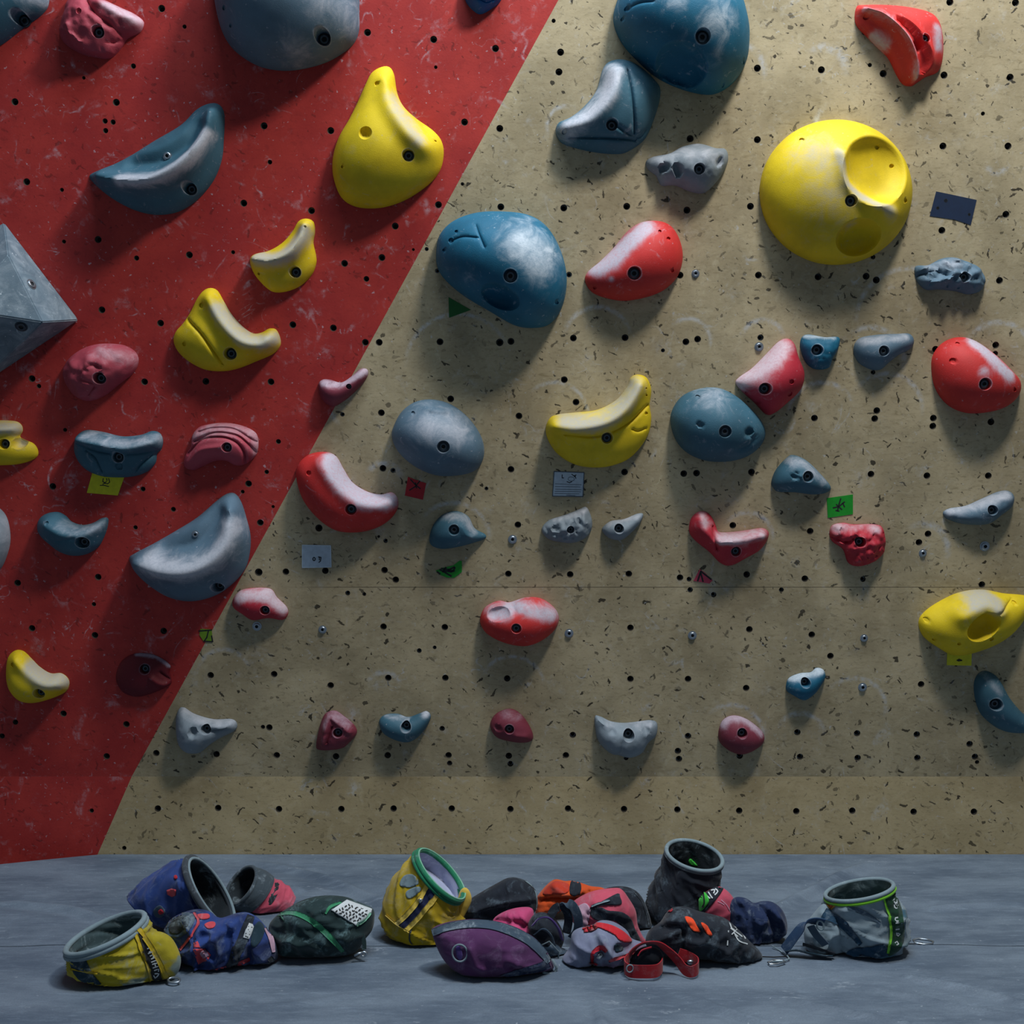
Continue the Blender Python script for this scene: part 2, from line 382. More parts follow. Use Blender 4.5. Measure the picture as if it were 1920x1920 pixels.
panels.append(panel('trim_1', [(-3.2, kb), (uB, kb), (k1[0], ZK), (-3.2, ZK)], kuv, FK, M['wall_red'], [h for h in holes if h[1] > 1456]))
panels.append(panel('trim_2', [(uB, kb), (3.2, kb), (3.2, ZK), (k1[0], ZK)], kuv, FK, M['kick_ply'], [h for h in holes if h[1] > 1456]))
for o, hs in panels:
    for k, (u, v, r) in enumerate(hs[:100]):
        c = bpy.data.objects.new('t_nut', tnut); C.objects.link(c); c.parent = o; c.location = (u, v, 0); c.scale = (r, r, 1)
    if len(hs) > 100:
        vs_, fs = [], []; 
        for (u, v, r) in hs[100:]:
            b = len(vs_); vs_ += [(u+q.co.x*r, v+q.co.y*r, q.co.z) for q in tnut.vertices]; fs += [tuple(b+i for i in p.vertices) for p in tnut.polygons]
        me = bpy.data.meshes.new('t_nut'); me.from_pydata(vs_, [], fs)
        for m_ in tnut.materials: me.materials.append(m_)
        np_ = len(tnut.polygons)
        for i, p in enumerate(me.polygons): p.material_index = tnut.polygons[i % np_].material_index
        me.shade_smooth(); me.set_sharp_from_angle(angle=math.radians(40)); q = link('t_nut', me, o); q['kind'] = 'stuff'
wall_right = panels[1][0]; wall_left = panels[0][0]
# bolts left standing in the board and blank washers
def lathe(prof, n=20):
    vs_, fs = [], []
    for r, z in prof: vs_ += [(r*math.cos(2*math.pi*i/n), r*math.sin(2*math.pi*i/n), z) for i in range(n)]
    for k in range(len(prof)-1):
        for i in range(n): fs.append((k*n+i, k*n+(i+1) % n, (k+1)*n+(i+1) % n, (k+1)*n+i))
    return vs_, fs, n
def bolt_mesh():
    # washer, round head with a hexagon socket; unit radius 1
    prof = [(1.0, 0), (1.0, .12), (.74, .16), (.74, .55), (.66, .64), (.42, .64)]
    v, f, n = lathe(prof, 24)
    b = len(v); v += [(.36*math.cos(2*math.pi*i/24)*(1.06 if i % 4 == 0 else .96), .36*math.sin(2*math.pi*i/24)*(1.06 if i % 4 == 0 else .96), .60) for i in range(24)]
    c = len(v); v += [(.36*math.cos(2*math.pi*i/24), .36*math.sin(2*math.pi*i/24), .25) for i in range(24)]
    for a, d in ((b-24, b), (b, c)):
        for i in range(24): f.append((a+i, a+(i+1) % 24, d+(i+1) % 24, d+i))
    f.append(tuple(c+i for i in range(24)))
    me = bpy.data.meshes.new('bolt'); me.from_pydata(v, [], f); me.materials.append(M['darksteel']); me.materials.append(M['black']); me.materials.append(M['boltring'])
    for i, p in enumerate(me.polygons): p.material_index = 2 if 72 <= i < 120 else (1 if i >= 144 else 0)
    me.shade_smooth(); me.set_sharp_from_angle(angle=math.radians(35)); return me
M['boltring'] = plain('bolt_head_steel', (.07, .09, .11, 1), .35, .85)
BOLT = bolt_mesh()
BOLT2 = BOLT.copy(); BOLT2.materials[0] = M['steel']; BOLT2.materials[2] = M['steel']
for (x, y, r) in ((961, 1011, 8), (1067, 1187, 8), (1298, 1191, 8), (1620, 1196, 7), (1617, 1288, 8), (1846, 1024, 9), (605, 1180, 7.5), (482, 1174, 8.5), (1423, 650, 8), (1730, 1037, 7), (1304, 513, 7)):
    u, v = wall_uv(x, y); o = bpy.data.objects.new('bolt', BOLT2); C.objects.link(o); o.parent = wall_right
    o.location = (u, v, .0003); o.scale = (r/600, r/600, r/600*.8)

# ------------------------------------------------ floor mat
t = NT('grey_mat_cover', .62, .35); v = t.tc.outputs['Object']
st = t.mapping(v, (1, 2.4, 1), (0, 0, .12))
base = t.mix(t.ramp(t.noise(st, 3, 6, .65), .32, .68), srgb(118, 132, 146), srgb(84, 98, 114))
base = t.mix(t.ramp(t.noise(t.mapping(v, (1, 5, 1), (0, 0, -.15)), 14, 6, .7), .5, .75, 0, .5), base, srgb(142, 158, 174))
sm = t.math('MULTIPLY', t.ramp(t.noise(st, 5, 6, .7, 1.0), .60, .74), t.ramp(t.noise(v, 60, 4, .7), .4, .62))
base = t.mix(t.math('MULTIPLY', sm, .7), base, (.42, .48, .54, 1))
base = t.mix(t.ramp(t.noise(v, 75, 2, .5), .72, .76, 0, .5), base, (.45, .5, .55, 1))
base = t.mix(t.ramp(t.noise(st, 240, 2, .6), .35, .65, 0, .25), base, srgb(64, 74, 90))
t.bump(t.math('ADD', t.noise(st, 700, 2, .5), t.math('MULTIPLY', t.noise(t.mapping(v, (1, 2, 1), (0, 0, .5)), 26, 4, .6, .8), 1.2)), .35, .002)
M['mat'] = t.done(base)
def gp(x, y):                                    # floor point seen at a pixel
    d = F*HC/(y-960); return ((x-960)/F*d, d)
FOLDS = [([gp(1660, 1602), gp(1560, 1650), gp(1440, 1712), gp(1380, 1740)], .035, .010), ([gp(380, 1603), gp(560, 1630), gp(720, 1690)], .03, .007),
         ([gp(180, 1606), gp(300, 1612), gp(460, 1650), gp(560, 1668)], .025, .006), ([gp(0, 1690), gp(130, 1705), gp(240, 1740)], .03, .006), ([gp(1180, 1830), gp(1300, 1870), gp(1440, 1919)], .022, .008),
         ([gp(1340, 1850), gp(1500, 1875), gp(1700, 1919)], .02, .007), ([gp(1700, 1830), gp(1800, 1850), gp(1919, 1880)], .02, .006), ([gp(700, 1850), gp(860, 1890), gp(980, 1919)], .02, .004),
         ([gp(300, 1900), gp(560, 1880), gp(700, 1850)], .022, .005), ([gp(1000, 1800), gp(1100, 1850), gp(1130, 1919)], .02, .005), ([gp(1560, 1830), gp(1680, 1860), gp(1919, 1905)], .015, .005), ([gp(1750, 1700), gp(1919, 1690)], .02, .004)]
xs = np.concatenate([np.linspace(-3.2, -1.35, 20)[:-1], np.linspace(-1.35, 1.35, 300), np.linspace(1.35, 3.2, 20)[1:]])
ysm = 2.889
ys = np.concatenate([np.linspace(-.6, 2.3, 30)[:-1], np.linspace(2.3, ysm-.0035, 60), [ysm-.0022, ysm-.0018, ysm+.0018, ysm+.0022], np.linspace(ysm+.0035, D-.003, 80)])
X, Y = np.meshgrid(xs, ys); 
# at the left the cover pulls back from the wall
pull = .145*np.clip((-1.28-X)/.36, 0, 1.0)**1.1*np.clip((Y-3.25)/(D-3.25), 0, 1); Y2 = Y-pull
q = np.stack([X.ravel(), Y2.ravel()], 1); Z = np.zeros(len(q))
for ln, wd, amp in FOLDS:
    wd *= .62; dd = seg_dist(q, smooth_open(ln, .05)); Z += 1.6*amp*np.exp(-(dd/wd)**2)
    Z += -.6*amp*np.exp(-((dd-wd*1.6)/wd)**2)
for i in range(len(q)):
    if abs(q[i, 0]) < 1.7 and q[i, 1] > 2.2:
        Z[i] += .007*noise.noise(Vector((q[i, 0]*3.1, q[i, 1]*5, 0)))+.0016*noise.noise(Vector((q[i, 0]*9+q[i, 1]*6, q[i, 1]*15, 3)))
bagzone = np.exp(-(np.maximum(0, np.abs(q[:, 0]+.05)-.8)/.12)**2)*np.exp(-(np.maximum(0, np.abs(q[:, 1]-2.85)-.22)/.1)**2)
Z *= np.clip((D-.02-q[:, 1])/.22, 0, 1); Z *= (1-.85*bagzone); Z -= .0022
Zg = Z.reshape(X.shape); Zg[ys.searchsorted(ysm-.0019):ys.searchsorted(ysm+.0019)+1, :] -= 0
for r_ in range(len(ys)):
    if abs(ys[r_]-ysm) < .0019: Zg[r_, :] -= .012
Zg = np.minimum(Zg, .014)
ny, nx_ = X.shape
vs_ = [(X[j, i], Y2[j, i], Zg[j, i]) for j in range(ny) for i in range(nx_)]
fs = [(j*nx_+i, j*nx_+i+1, (j+1)*nx_+i+1, (j+1)*nx_+i) for j in range(ny-1) for i in range(nx_-1)]
b = len(vs_); bd = [(0, i) for i in range(nx_)]+[(j, nx_-1) for j in range(1, ny)]+[(ny-1, i) for i in range(nx_-2, -1, -1)]+[(j, 0) for j in range(ny-2, 0, -1)]
vs_ += [(X[j, i], Y2[j, i], -.28) for j, i in bd]
for k in range(len(bd)):
    k2_ = (k+1) % len(bd); fs.append((bd[k][0]*nx_+bd[k][1], b+k, b+k2_, bd[k2_][0]*nx_+bd[k2_][1]))
fs.append(tuple(b+k for k in reversed(range(len(bd)))))
floor = mesh_from('floor', vs_, fs, None, M['mat'], sharp=60); floor['kind'] = 'structure'
# ------------------------------------------------ climbing holds
GROUP = 'resin climbing holds bolted to the wall'
HROT = (math.pi/2+TILT, 0, 0)
def hold(col, label, outline, H, p=.55, bolts=(), screws=(), ridges=(), dents=(), chalk=(), lump=0.0, lscale=.03, tilt=(0, 0), seed=0, sp=None, ring=(), lid=.0022, zs=None):
    """outline, bolts (x,y,r), screws (x,y,r), ridges (polyline,radius,height), dents (x,y,rx,ry,angle,depth), chalk (polyline,radius,amount); px of the photograph"""
    O = np.array(outline, float); sizepx = max(O.max(0)-O.min(0))
    sp = sp or (3.2 if sizepx < 130 else 4.2 if sizepx < 210 else 5.4)
    poly = smooth_closed(outline, sp)
    closed = np.vstack([poly, poly[:1]]); lo, hi = poly.min(0), poly.max(0)
    g = np.array([(x, y) for x in np.linspace(lo[0], hi[0], 24) for y in np.linspace(lo[1], hi[1], 24)]); g = g[inside(poly, g)]
    dmax = seg_dist(g, closed).max()
    def est(x, y):
        q = np.array([[x, y]])
        if not inside(poly, q)[0]: return 0.0
        t_ = min(1, seg_dist(q, closed)[0]/dmax); return H*(1-(1-t_)**2)**p
    def foot(x, y):
        h = est(x, y)
        for _ in range(3):
            u, v = wall_uv(x, y, h); fx, fy = wall_px(u, v, 0); h = est(fx, fy)
        return fx, fy
    FB = [(*foot(x, y), r*1.04) for (x, y, r) in bolts]; FS = [(*foot(x, y), r) for (x, y, r) in screws]
    FR_ = [([foot(*q) for q in ln], r, a) for ln, r, a in ridges]
    FD = [(*foot(d[0], d[1]), *d[2:]) for d in dents]; FC = [([foot(*q) for q in ln], r, a) for ln, r, a in chalk]
    FG = [(*foot(x, y), r) for (x, y, r) in ring]
    extra, keep, keep2 = [], [], []
    for (x, y, r) in FB:
        for k, n in ((.55, 10), (.93, 20), (1.03, 20), (1.28, 20)): extra += circle_poly(n, r*k, x, y)
        keep.append((x, y, r*1.5))
    for (x, y, r) in FS:
        for k, n in ((.45, 5), (.85, 10), (1.15, 10)): extra += circle_poly(n, r*k, x, y)
        keep.append((x, y, r*1.3))
    for d in FD:
        if min(d[2], d[3]) > 10:
            ca, sa = math.cos(math.radians(d[4])), math.sin(math.radians(d[4])); n_ = int((d[2]+d[3])*3.14/3.2)
            for k in (1.10, 1.06, 1.0, .93, .84):
                for x, y in circle_poly(n_, k):
                    px, py = d[0]+d[2]*x*ca-d[3]*y*sa, d[1]-(d[2]*x*sa+d[3]*y*ca)
                    if all(math.hypot(px-kx, py-ky) > kr for kx, ky, kr in keep): extra.append((px, py)); keep2.append((px, py, 2.2))
    for ln, r, a in FR_:
        if r <= 11:
            L = smooth_open(ln, 2.4); dl = np.gradient(L, axis=0); nl = np.stack([-dl[:, 1], dl[:, 0]], 1)/np.maximum(np.linalg.norm(dl, axis=1), 1e-6)[:, None]
            rr = r*.8; c3 = [L, L+nl*rr*.5, L-nl*rr*.5, L+nl*rr, L-nl*rr] if r <= 6 else [L, L+nl*rr*.35, L-nl*rr*.35]
            for c_ in c3: extra += [tuple(q) for q in c_ if all(math.hypot(q[0]-kx, q[1]-ky) > kr for kx, ky, kr in keep)]
            keep2 += [(q[0], q[1], rr*1.15+1) for q in L]
    V, T, loop, _ = cdt_fill(poly, sp, extra, keep+keep2)
    phi = inflate(V, T, loop)
    h = H*phi**p
    c = V.mean(0); h = h*(1+tilt[0]*(V[:, 0]-c[0])/(sizepx/2)+tilt[1]*(c[1]-V[:, 1])/(sizepx/2))
    fade = np.clip(phi/.16, 0, 1)**.6
    for ln, r, a in FR_:
        L = smooth_open(ln, 3) if len(ln) > 1 else ln
        dd = seg_dist(V, L)
        if a > 0: h = h+a*np.exp(-(dd/r)**2*1.3)*fade
        else: h = h+a*np.maximum(0, 1-dd/r)**1.0*np.clip(phi/.08, 0, 1)
    for (x, y, rx, ry, ang, dep) in FD:
        ca, sa = math.cos(math.radians(ang)), math.sin(math.radians(ang)); dx, dy = V[:, 0]-x, -(V[:, 1]-y)
        e = np.hypot((dx*ca+dy*sa)/rx, (-dx*sa+dy*ca)/ry)
        s_ = np.clip(1.06-e, 0, 1); tt = 1-(1-s_)**2.6; tt = tt*np.clip(s_/.12, 0, 1)**.5; h = h-dep*tt*np.clip(phi/.1, 0, 1)
    ck = np.zeros(len(V))
    for ln, r, a in FC:
        L = smooth_open(ln, 3) if len(ln) > 1 else ln
        ck = np.maximum(ck, a*1.1*np.exp(-(seg_dist(V, L)/(1.0*r))**2))
    if lump:
        lf = np.clip(phi/.2, 0, 1)
        for i in range(len(V)):
            if lf[i] > 0:
                q = Vector((V[i, 0]/600/lscale+seed*7.3, V[i, 1]/600/lscale, seed*1.9))
                n1 = noise.noise(q); n2 = noise.noise(q*2.1)
                h[i] += lump*lf[i]*(n1*1.3+.5*n2+.35*(.5-abs(n2)*2))
                ck[i] += max(0, n1)*.25*(1 if chalk else 0)
    h = np.maximum(h, 0)+.0012
    h[loop] = lid; smooth_h = h.copy(); bolt_at = []
    for (x, y, r) in FB:
        dd = np.hypot(V[:, 0]-x, V[:, 1]-y); rim = smooth_h[(dd > r*.96) & (dd < r*1.1)]
        hb = max(.0012, (rim.min() if len(rim) else smooth_h[dd.argmin()])-.013)
        h[dd < r*.97] = hb; bolt_at.append((x, y, r, hb)); ck[(dd > r*.97) & (dd < r*1.1)] = np.maximum(ck[(dd > r*.97) & (dd < r*1.1)], .42)
    for (x, y, r) in FS:
        dd = np.hypot(V[:, 0]-x, V[:, 1]-y); m = dd < r*.9; h[m] = np.maximum(.001, smooth_h[m]-.007)
    if zs is not None: h = zs(V, h)
    cx, cy = (bolts[0][0], bolts[0][1]) if bolts else tuple(c)
    cu, cv = wall_uv(float(c[0]), float(c[1]), 0)
    uv = np.array([wall_uv(float(a), float(b_), 0) for a, b_ in V])-np.array([cu, cv])
    vs_ = [(uv[i, 0], uv[i, 1], h[i]) for i in range(len(V))]; fs = list(T); b0 = len(vs_)
    vs_ += [(uv[i, 0], uv[i, 1], 0.0004) for i in loop]; n = len(loop)
    A = sum(uv[loop[i], 0]*uv[loop[(i+1) % n], 1]-uv[loop[(i+1) % n], 0]*uv[loop[i], 1] for i in range(n))
    for i in range(n):
        j = (i+1) % n; f = (loop[i], b0+i, b0+j, loop[j]); fs.append(f if A > 0 else tuple(reversed(f)))
    bk = tuple(b0+i for i in range(n)); fs.append(tuple(reversed(bk)) if A > 0 else bk)
    me = bpy.data.meshes.new('climbing_hold'); me.from_pydata(vs_, [], fs); me.shade_smooth(); me.set_sharp_from_angle(angle=math.radians(58))
    o = link('climbing_hold', me, None, M[col]); attr(o, np.concatenate([ck, np.zeros(n)]))
    o.location = WO+WU*cu+WV*cv; o.rotation_euler = HROT
    tag(o, label, 'climbing hold', GROUP)
    for (x, y, r, hb) in bolt_at:
        u, v = wall_uv(float(x), float(y), 0); q = bpy.data.objects.new('bolt', BOLT); C.objects.link(q); q.parent = o
        q.location = (u-cu, v-cv, hb+.0004); s = r/600*.80; q.scale = (s, s, s*.85)
    for (x, y, r) in FG:
        u, v = wall_uv(float(x), float(y), 0); k = np.hypot(V[:, 0]-x, V[:, 1]-y).argmin()
        q = bpy.data.objects.new('screw', BOLT2); C.objects.link(q); q.parent = o
        q.location = (u-cu, v-cv, smooth_h[k]-.001); s = r/600; q.scale = (s, s, s*.7)
    return o

hold('teal', 'teal hold cut off by the top left corner of the picture', [(-60,-60),(90,-50),(93,0),(82,25),(48,50),(0,86),(-60,110)], .10, bolts=[(30,28,12)], chalk=[([(40,-10),(85,-10)],20,.5)])
hold('pink', 'dusty pink rock-like hold with folds, on the red board at the top left', [(140,-10),(128,5),(118,40),(113,62),(122,82),(150,100),(180,108),(205,110),(220,100),(232,85),(240,73),(262,62),(270,48),(268,38),(250,25),(225,14),(195,0),(165,-12)], .075,
     bolts=[(182,58,11)], screws=[(147,20,5)], ridges=[([(160,0),(175,22),(200,42),(225,62)],7,-.016), ([(200,78),(225,72),(240,68)],5,-.01), ([(126,45),(132,62),(152,80)],6,.014), ([(190,5),(230,28),(262,45)],13,.02),([(140,88),(180,98),(215,98)],8,.008)], chalk=[([(205,12),(255,38)],12,.75)], lump=.006)
hold('slate', 'big smooth slate blue dome cut off by the top edge over the red board', [(405,0),(403,-60),(470,-115),(600,-115),(665,-60),(674,30),(670,70),(650,95),(610,118),(560,131),(520,132),(480,122),(440,95),(418,60)], .20, p=.52,
     bolts=[(602,64,13)], screws=[(420,14,4),(431,46,3)], ridges=[([(470,96),(520,108),(575,104)],16,-.008)], chalk=[([(555,90)],40,.32),([(600,-5),(650,20)],45,.35)])
hold('teal', 'long slate blue crescent jug with a grey lip on the upper red board', [(168,332),(180,322),(215,308),(250,290),(290,265),(340,235),(370,205),(395,194),(412,197),(421,215),(420,260),(416,300),(400,340),(370,375),(335,397),(295,403),(255,395),(215,375),(185,352)], .075, p=.6,
     bolts=[(355,353,11)], ring=[(311,291,8)], ridges=[([(190,333),(240,343),(290,341),(335,320),(370,288),(392,252),(405,215)],19,.062), ([(250,308),(300,300),(350,270),(375,240)],22,-.02)],
     chalk=[([(235,340),(290,341),(335,322),(370,290),(392,255)],13,.95)])
hold('yellow', 'tall yellow teardrop hold with a pointed top, near the edge of the red board', [(715,126),(730,126),(739,140),(745,175),(757,200),(780,222),(812,245),(828,265),(832,290),(825,320),(805,345),(770,370),(735,385),(700,391),(665,387),(640,370),(626,335),(624,300),(635,260),(655,225),(672,190),(685,160),(697,137)], .12, p=.6,
     bolts=[(765,290,10.5)], screws=[(705,153,4.5),(816,264,2),(641,312,2.5)], dents=[(685,249,12,12,0,.02)], ridges=[([(728,150),(735,195),(765,245),(795,275)],22,.03)], chalk=[([(735,185),(752,215),(785,265)],16,.62),([(660,280)],14,.35)])
hold('yellow', 'small yellow horn with a grey worn edge, between teardrop and swoosh on the red board', [(470,484),(480,476),(505,470),(530,455),(548,435),(560,415),(575,410),(588,416),(591,435),(588,455),(593,480),(593,495),(585,515),(565,535),(540,546),(515,548),(498,538),(480,518),(471,500)], .05, p=.6,
     bolts=[(553,510,10)], screws=[(576,427,2.2),(485,513,2.5)], ridges=[([(480,487),(512,490),(543,478),(566,452),(576,424)],15,.05)], chalk=[([(488,484),(515,488),(543,476),(563,452),(572,436)],15,1.0)])
hold('yellow', 'wide yellow swoosh hold with a tall left horn and an engraved line', [(395,540),(408,545),(420,565),(435,590),(455,612),(475,625),(492,623),(505,616),(518,618),(526,635),(525,650),(510,665),(480,678),(450,690),(420,696),(385,693),(355,678),(335,660),(326,640),(330,622),(345,605),(358,585),(370,560),(382,545)], .07, p=.6,
     bolts=[(431,663,11)], screws=[(377,573,5),(344,645,4)], ridges=[([(398,560),(428,605),(458,638),(488,646),(512,632)],20,.042), ([(353,600),(375,625),(400,660),(415,682)],4,-.012)], chalk=[([(412,580),(432,605),(460,632),(490,640),(515,634)],16,.85)])
hold('pink', 'dusty pink rounded mound with a rough left side, right of the grey pyramid', [(120,705),(125,680),(145,660),(170,648),(200,644),(235,648),(256,662),(260,680),(250,700),(225,720),(200,740),(175,751),(155,750),(135,735)], .08, p=.6,
     bolts=[(186,709,10.5)], lump=.008, lscale=.035, ridges=[([(150,700),(170,685),(185,690)],6,-.008),([(150,712),(175,722),(165,740)],4,-.007)], chalk=[([(190,660),(245,670)],20,.4)], seed=3)
hold('yellow', 'yellow two-lobed hold cut off by the left edge of the picture', [(-50,800),(-20,789),(25,789),(40,796),(43,808),(38,818),(46,824),(64,832),(72,846),(68,858),(45,868),(10,872),(-50,868)], .05, p=.6,
     bolts=[(7,833,9.5)], dents=[(37,831,12,11,0,.03)], ridges=[([(-30,803),(10,803),(32,803)],13,.03)], chalk=[([(0,800),(30,803)],15,.8),([(37,831)],12,.7)])
hold('teal', 'teal jug with a thick rolled upper lip, above the yellow tag on the red board', [(140,845),(142,825),(150,812),(165,806),(195,810),(230,818),(265,815),(285,808),(300,812),(306,826),(303,842),(295,850),(292,868),(275,885),(245,894),(200,894),(170,885),(150,868)], .05, p=.55,
     bolts=[(222,857,10)], screws=[(223,874,6.5)], ridges=[([(152,823),(190,830),(240,838),(285,830),(298,826)],15,.045), ([(148,832),(190,848),(240,852),(292,846)],4,-.010), ([(160,845),(178,860),(190,884)],3.5,-.008), ([(285,853),(262,872),(255,882)],3.5,-.008)], chalk=[([(165,816),(235,830),(295,822)],12,.5)])
hold('pink', 'dusty pink fan-shaped hold with stacked folds, beside the teal jug', [(345,868),(350,850),(358,838),(362,815),(375,800),(400,794),(430,793),(460,800),(480,812),(485,830),(482,850),(470,864),(455,872),(440,872),(425,864),(405,864),(385,872),(365,881),(350,878)], .055, p=.55,
     bolts=[(425,839,9)], ridges=[([(352,850),(378,825),(415,820),(442,830),(456,850),(458,868)],4,-.012), ([(364,828),(400,812),(440,816),(462,832),(478,848)],4,-.011), ([(372,810),(400,803),(440,806),(482,830)],3.5,-.010),([(352,868),(375,845),(415,838)],6,.008)], chalk=[([(365,815),(420,800),(475,815),(480,845)],16,.5)], sp=2.8)
hold('teal', 'small slate swoosh hold with a round left end, below the teal jug', [(71,990),(75,972),(90,962),(110,960),(125,968),(135,978),(155,984),(175,980),(192,971),(203,972),(202,988),(195,1008),(185,1025),(165,1038),(140,1042),(115,1035),(95,1020),(78,1005)], .06, p=.6,
     bolts=[(153,1018,11)], screws=[(89,981,3.5)], ridges=[([(88,985),(120,998),(155,1000),(190,985)],14,.02),([(110,1015),(140,1008)],4,-.004)], chalk=[([(115,985),(150,995),(190,985)],12,.45)])
hold('grey', 'light grey rounded hold cut off by the left edge of the picture', [(-60,955),(-20,945),(2,955),(15,975),(20,1010),(14,1040),(0,1068),(-30,1085),(-60,1080)], .08, chalk=[([(0,980),(10,1030)],18,.4)])
hold('slate', 'large slate grey jug with a broad scooped lip, overlapping the edge of red and plywood', [(243,1048),(252,1038),(290,1018),(330,995),(370,970),(405,940),(425,926),(440,925),(452,940),(462,970),(470,1005),(468,1040),(458,1070),(430,1100),(400,1118),(360,1127),(320,1120),(285,1100),(258,1075)], .10, p=.6,
     bolts=[(407,1102,10)], ring=[(365,1003,7)], ridges=[([(262,1052),(310,1068),(360,1068),(405,1048),(435,1008),(442,955)],26,.06), ([(310,1032),(370,1015),(412,965)],24,-.025)], chalk=[([(285,1052),(330,1066),(375,1060),(412,1035),(436,990)],22,.85)])
hold('yellow', 'small yellow horn with a pale worn back, lowest yellow hold on red', [(14,1250),(17,1230),(30,1219),(45,1221),(60,1235),(75,1250),(95,1262),(115,1262),(128,1272),(130,1285),(122,1298),(95,1310),(65,1317),(40,1313),(22,1295),(15,1275)], .065, p=.6,
     bolts=[(72,1301,9.5)], screws=[(23,1247,4)], ridges=[([(36,1235),(65,1260),(95,1278),(120,1278)],17,.035)], chalk=[([(60,1252),(85,1270),(118,1280)],17,.95)])
hold('oxblood', 'dark oxblood flat hold that almost blends into the lower red board', [(218,1265),(228,1240),(250,1226),(280,1225),(305,1235),(320,1248),(318,1258),(322,1278),(315,1286),(290,1298),(260,1306),(235,1300),(222,1285)], .028, p=.5,
     bolts=[(271,1255,9)], ridges=[([(285,1272),(300,1282),(315,1284)],6,.012),([(300,1262),(318,1275)],4,-.008)], chalk=[([(255,1226),(290,1230),(320,1248)],3.5,.8)])
hold('deep', 'small cobalt blue hold tip at the top edge over the red board', [(873,2),(868,-25),(905,-45),(945,-30),(940,0),(920,18),(900,27),(885,18)], .06, ridges=[([(898,-4),(912,3),(925,-2)],3,-.008)])

# plywood side
hold('blue', 'big petrol blue dome with a shadowed scoop, cut off by the top edge', [(1150,40),(1158,0),(1180,-40),(1250,-72),(1330,-67),(1380,-20),(1400,40),(1403,80),(1397,120),(1375,155),(1345,175),(1315,177),(1270,165),(1230,145),(1195,115),(1165,80)], .19, p=.52,
     bolts=[(1319,66,13)], screws=[(1177,14,5),(1168,33,3),(1357,157,3),(1395,115,3)], dents=[(1280,118,46,31,-25,.085)], ridges=[([(1178,14),(1200,3),(1225,0)],3,-.006)], chalk=[([(1360,30),(1340,50)],34,.5),([(1270,0)],30,.35),([(1345,95)],22,.3)])
hold('teal', 'teal quarter-moon hold with a rubbed grey flank, tucked under the big blue dome', [(1042,243),(1048,230),(1070,220),(1095,200),(1118,170),(1130,130),(1145,115),(1172,113),(1200,126),(1231,155),(1238,170),(1235,195),(1222,235),(1208,262),(1185,280),(1160,289),(1110,285),(1060,272),(1045,258)], .09, p=.55,
     bolts=[(1148,233,10.5)], screws=[(1058,247,4)], ridges=[([(1178,130),(1187,190),(1190,248)],4,-.012), ([(1158,236),(1178,250),(1200,256),(1215,240)],4,-.010), ([(1070,256),(1150,258),(1192,262)],5,-.014), ([(1060,240),(1110,225),(1145,180),(1155,135)],20,.025)], chalk=[([(1150,135),(1135,180),(1105,215),(1070,238)],22,.75)])
hold('grey', 'light grey bone-like hold with hollows, under the teal quarter moon', [(1211,303),(1225,294),(1255,288),(1280,275),(1310,270),(1340,278),(1360,280),(1365,300),(1355,325),(1340,345),(1320,362),(1295,360),(1265,348),(1240,348),(1230,330),(1215,318)], .075, p=.55,
     bolts=[(1312,316,10)], dents=[(1247,313,10,9,0,.028),(1271,318,9,14,20,.03),(1350,302,5,12,-30,.02),(1236,324,8,6,0,.01)], lump=.004, chalk=[([(1230,298),(1300,285),(1350,295)],18,.4)], seed=5)
hold('red', 'bright red finned hold with sharp curved ridges, at the top right', [(1605,15),(1620,10),(1680,12),(1735,22),(1757,38),(1766,70),(1766,110),(1758,135),(1735,145),(1720,155),(1708,162),(1692,158),(1680,140),(1665,110),(1650,95),(1625,70),(1604,45)], .06, p=.5,
     bolts=[(1735,72,8.5)], dents=[(1718,87,10,10,0,.016)], screws=[(1626,30,5)], ridges=[([(1612,18),(1655,32),(1692,70),(1711,110),(1714,150)],9,.036), ([(1650,18),(1705,45),(1740,90),(1745,120),(1730,145)],9,.022)], chalk=[([(1758,55),(1760,85)],13,.8),([(1640,68),(1660,85)],14,.6),([(1618,20),(1660,36),(1696,76),(1712,112),(1713,150)],4,.45)])
def disc_out(cx, cy, rx, ry, n=14): return [(cx+rx*math.cos(2*math.pi*i/n), cy+ry*math.sin(2*math.pi*i/n)) for i in range(n)]
hold('yellow', 'large round yellow disc with two scooped bowls', disc_out(1566,361,142,136), .15, p=.55,
     bolts=[(1596,376,10.5)], screws=[(1504,262,4),(1652,272,4),(1681,307,4),(1698,376,4)], dents=[(1645,318,62,64,-35,.065),(1612,444,41,31,5,.075)], chalk=[([(1530,290),(1560,345),(1560,400)],52,.42),([(1570,285),(1590,345),(1635,378),(1668,395)],10,.75),([(1668,402)],20,.5),([(1600,420)],16,.4)], ridges=[([(1580,290),(1592,340),(1632,376),(1672,400)],16,.018)])
hold('blue', 'big petrol blue egg-shaped dome with cloudy chalk, above the green triangle', [(818,470),(825,440),(850,415),(890,400),(935,397),(985,402),(1020,420),(1045,455),(1060,500),(1062,540),(1052,580),(1030,608),(1000,615),(965,610),(920,585),(870,555),(835,525),(820,500)], .17, p=.52,
     bolts=[(957,517,12)], screws=[(845,450,5),(832,468,3),(1044,567,3.5),(855,433,3)], dents=[(938,556,36,20,-25,.065)], ridges=[([(847,450),(868,443),(893,445)],3,-.006), ([(893,423),(898,438),(908,462)],3,-.006)], chalk=[([(985,455),(1010,490)],42,.66),([(1027,470)],12,.8),([(880,530)],25,.25)])
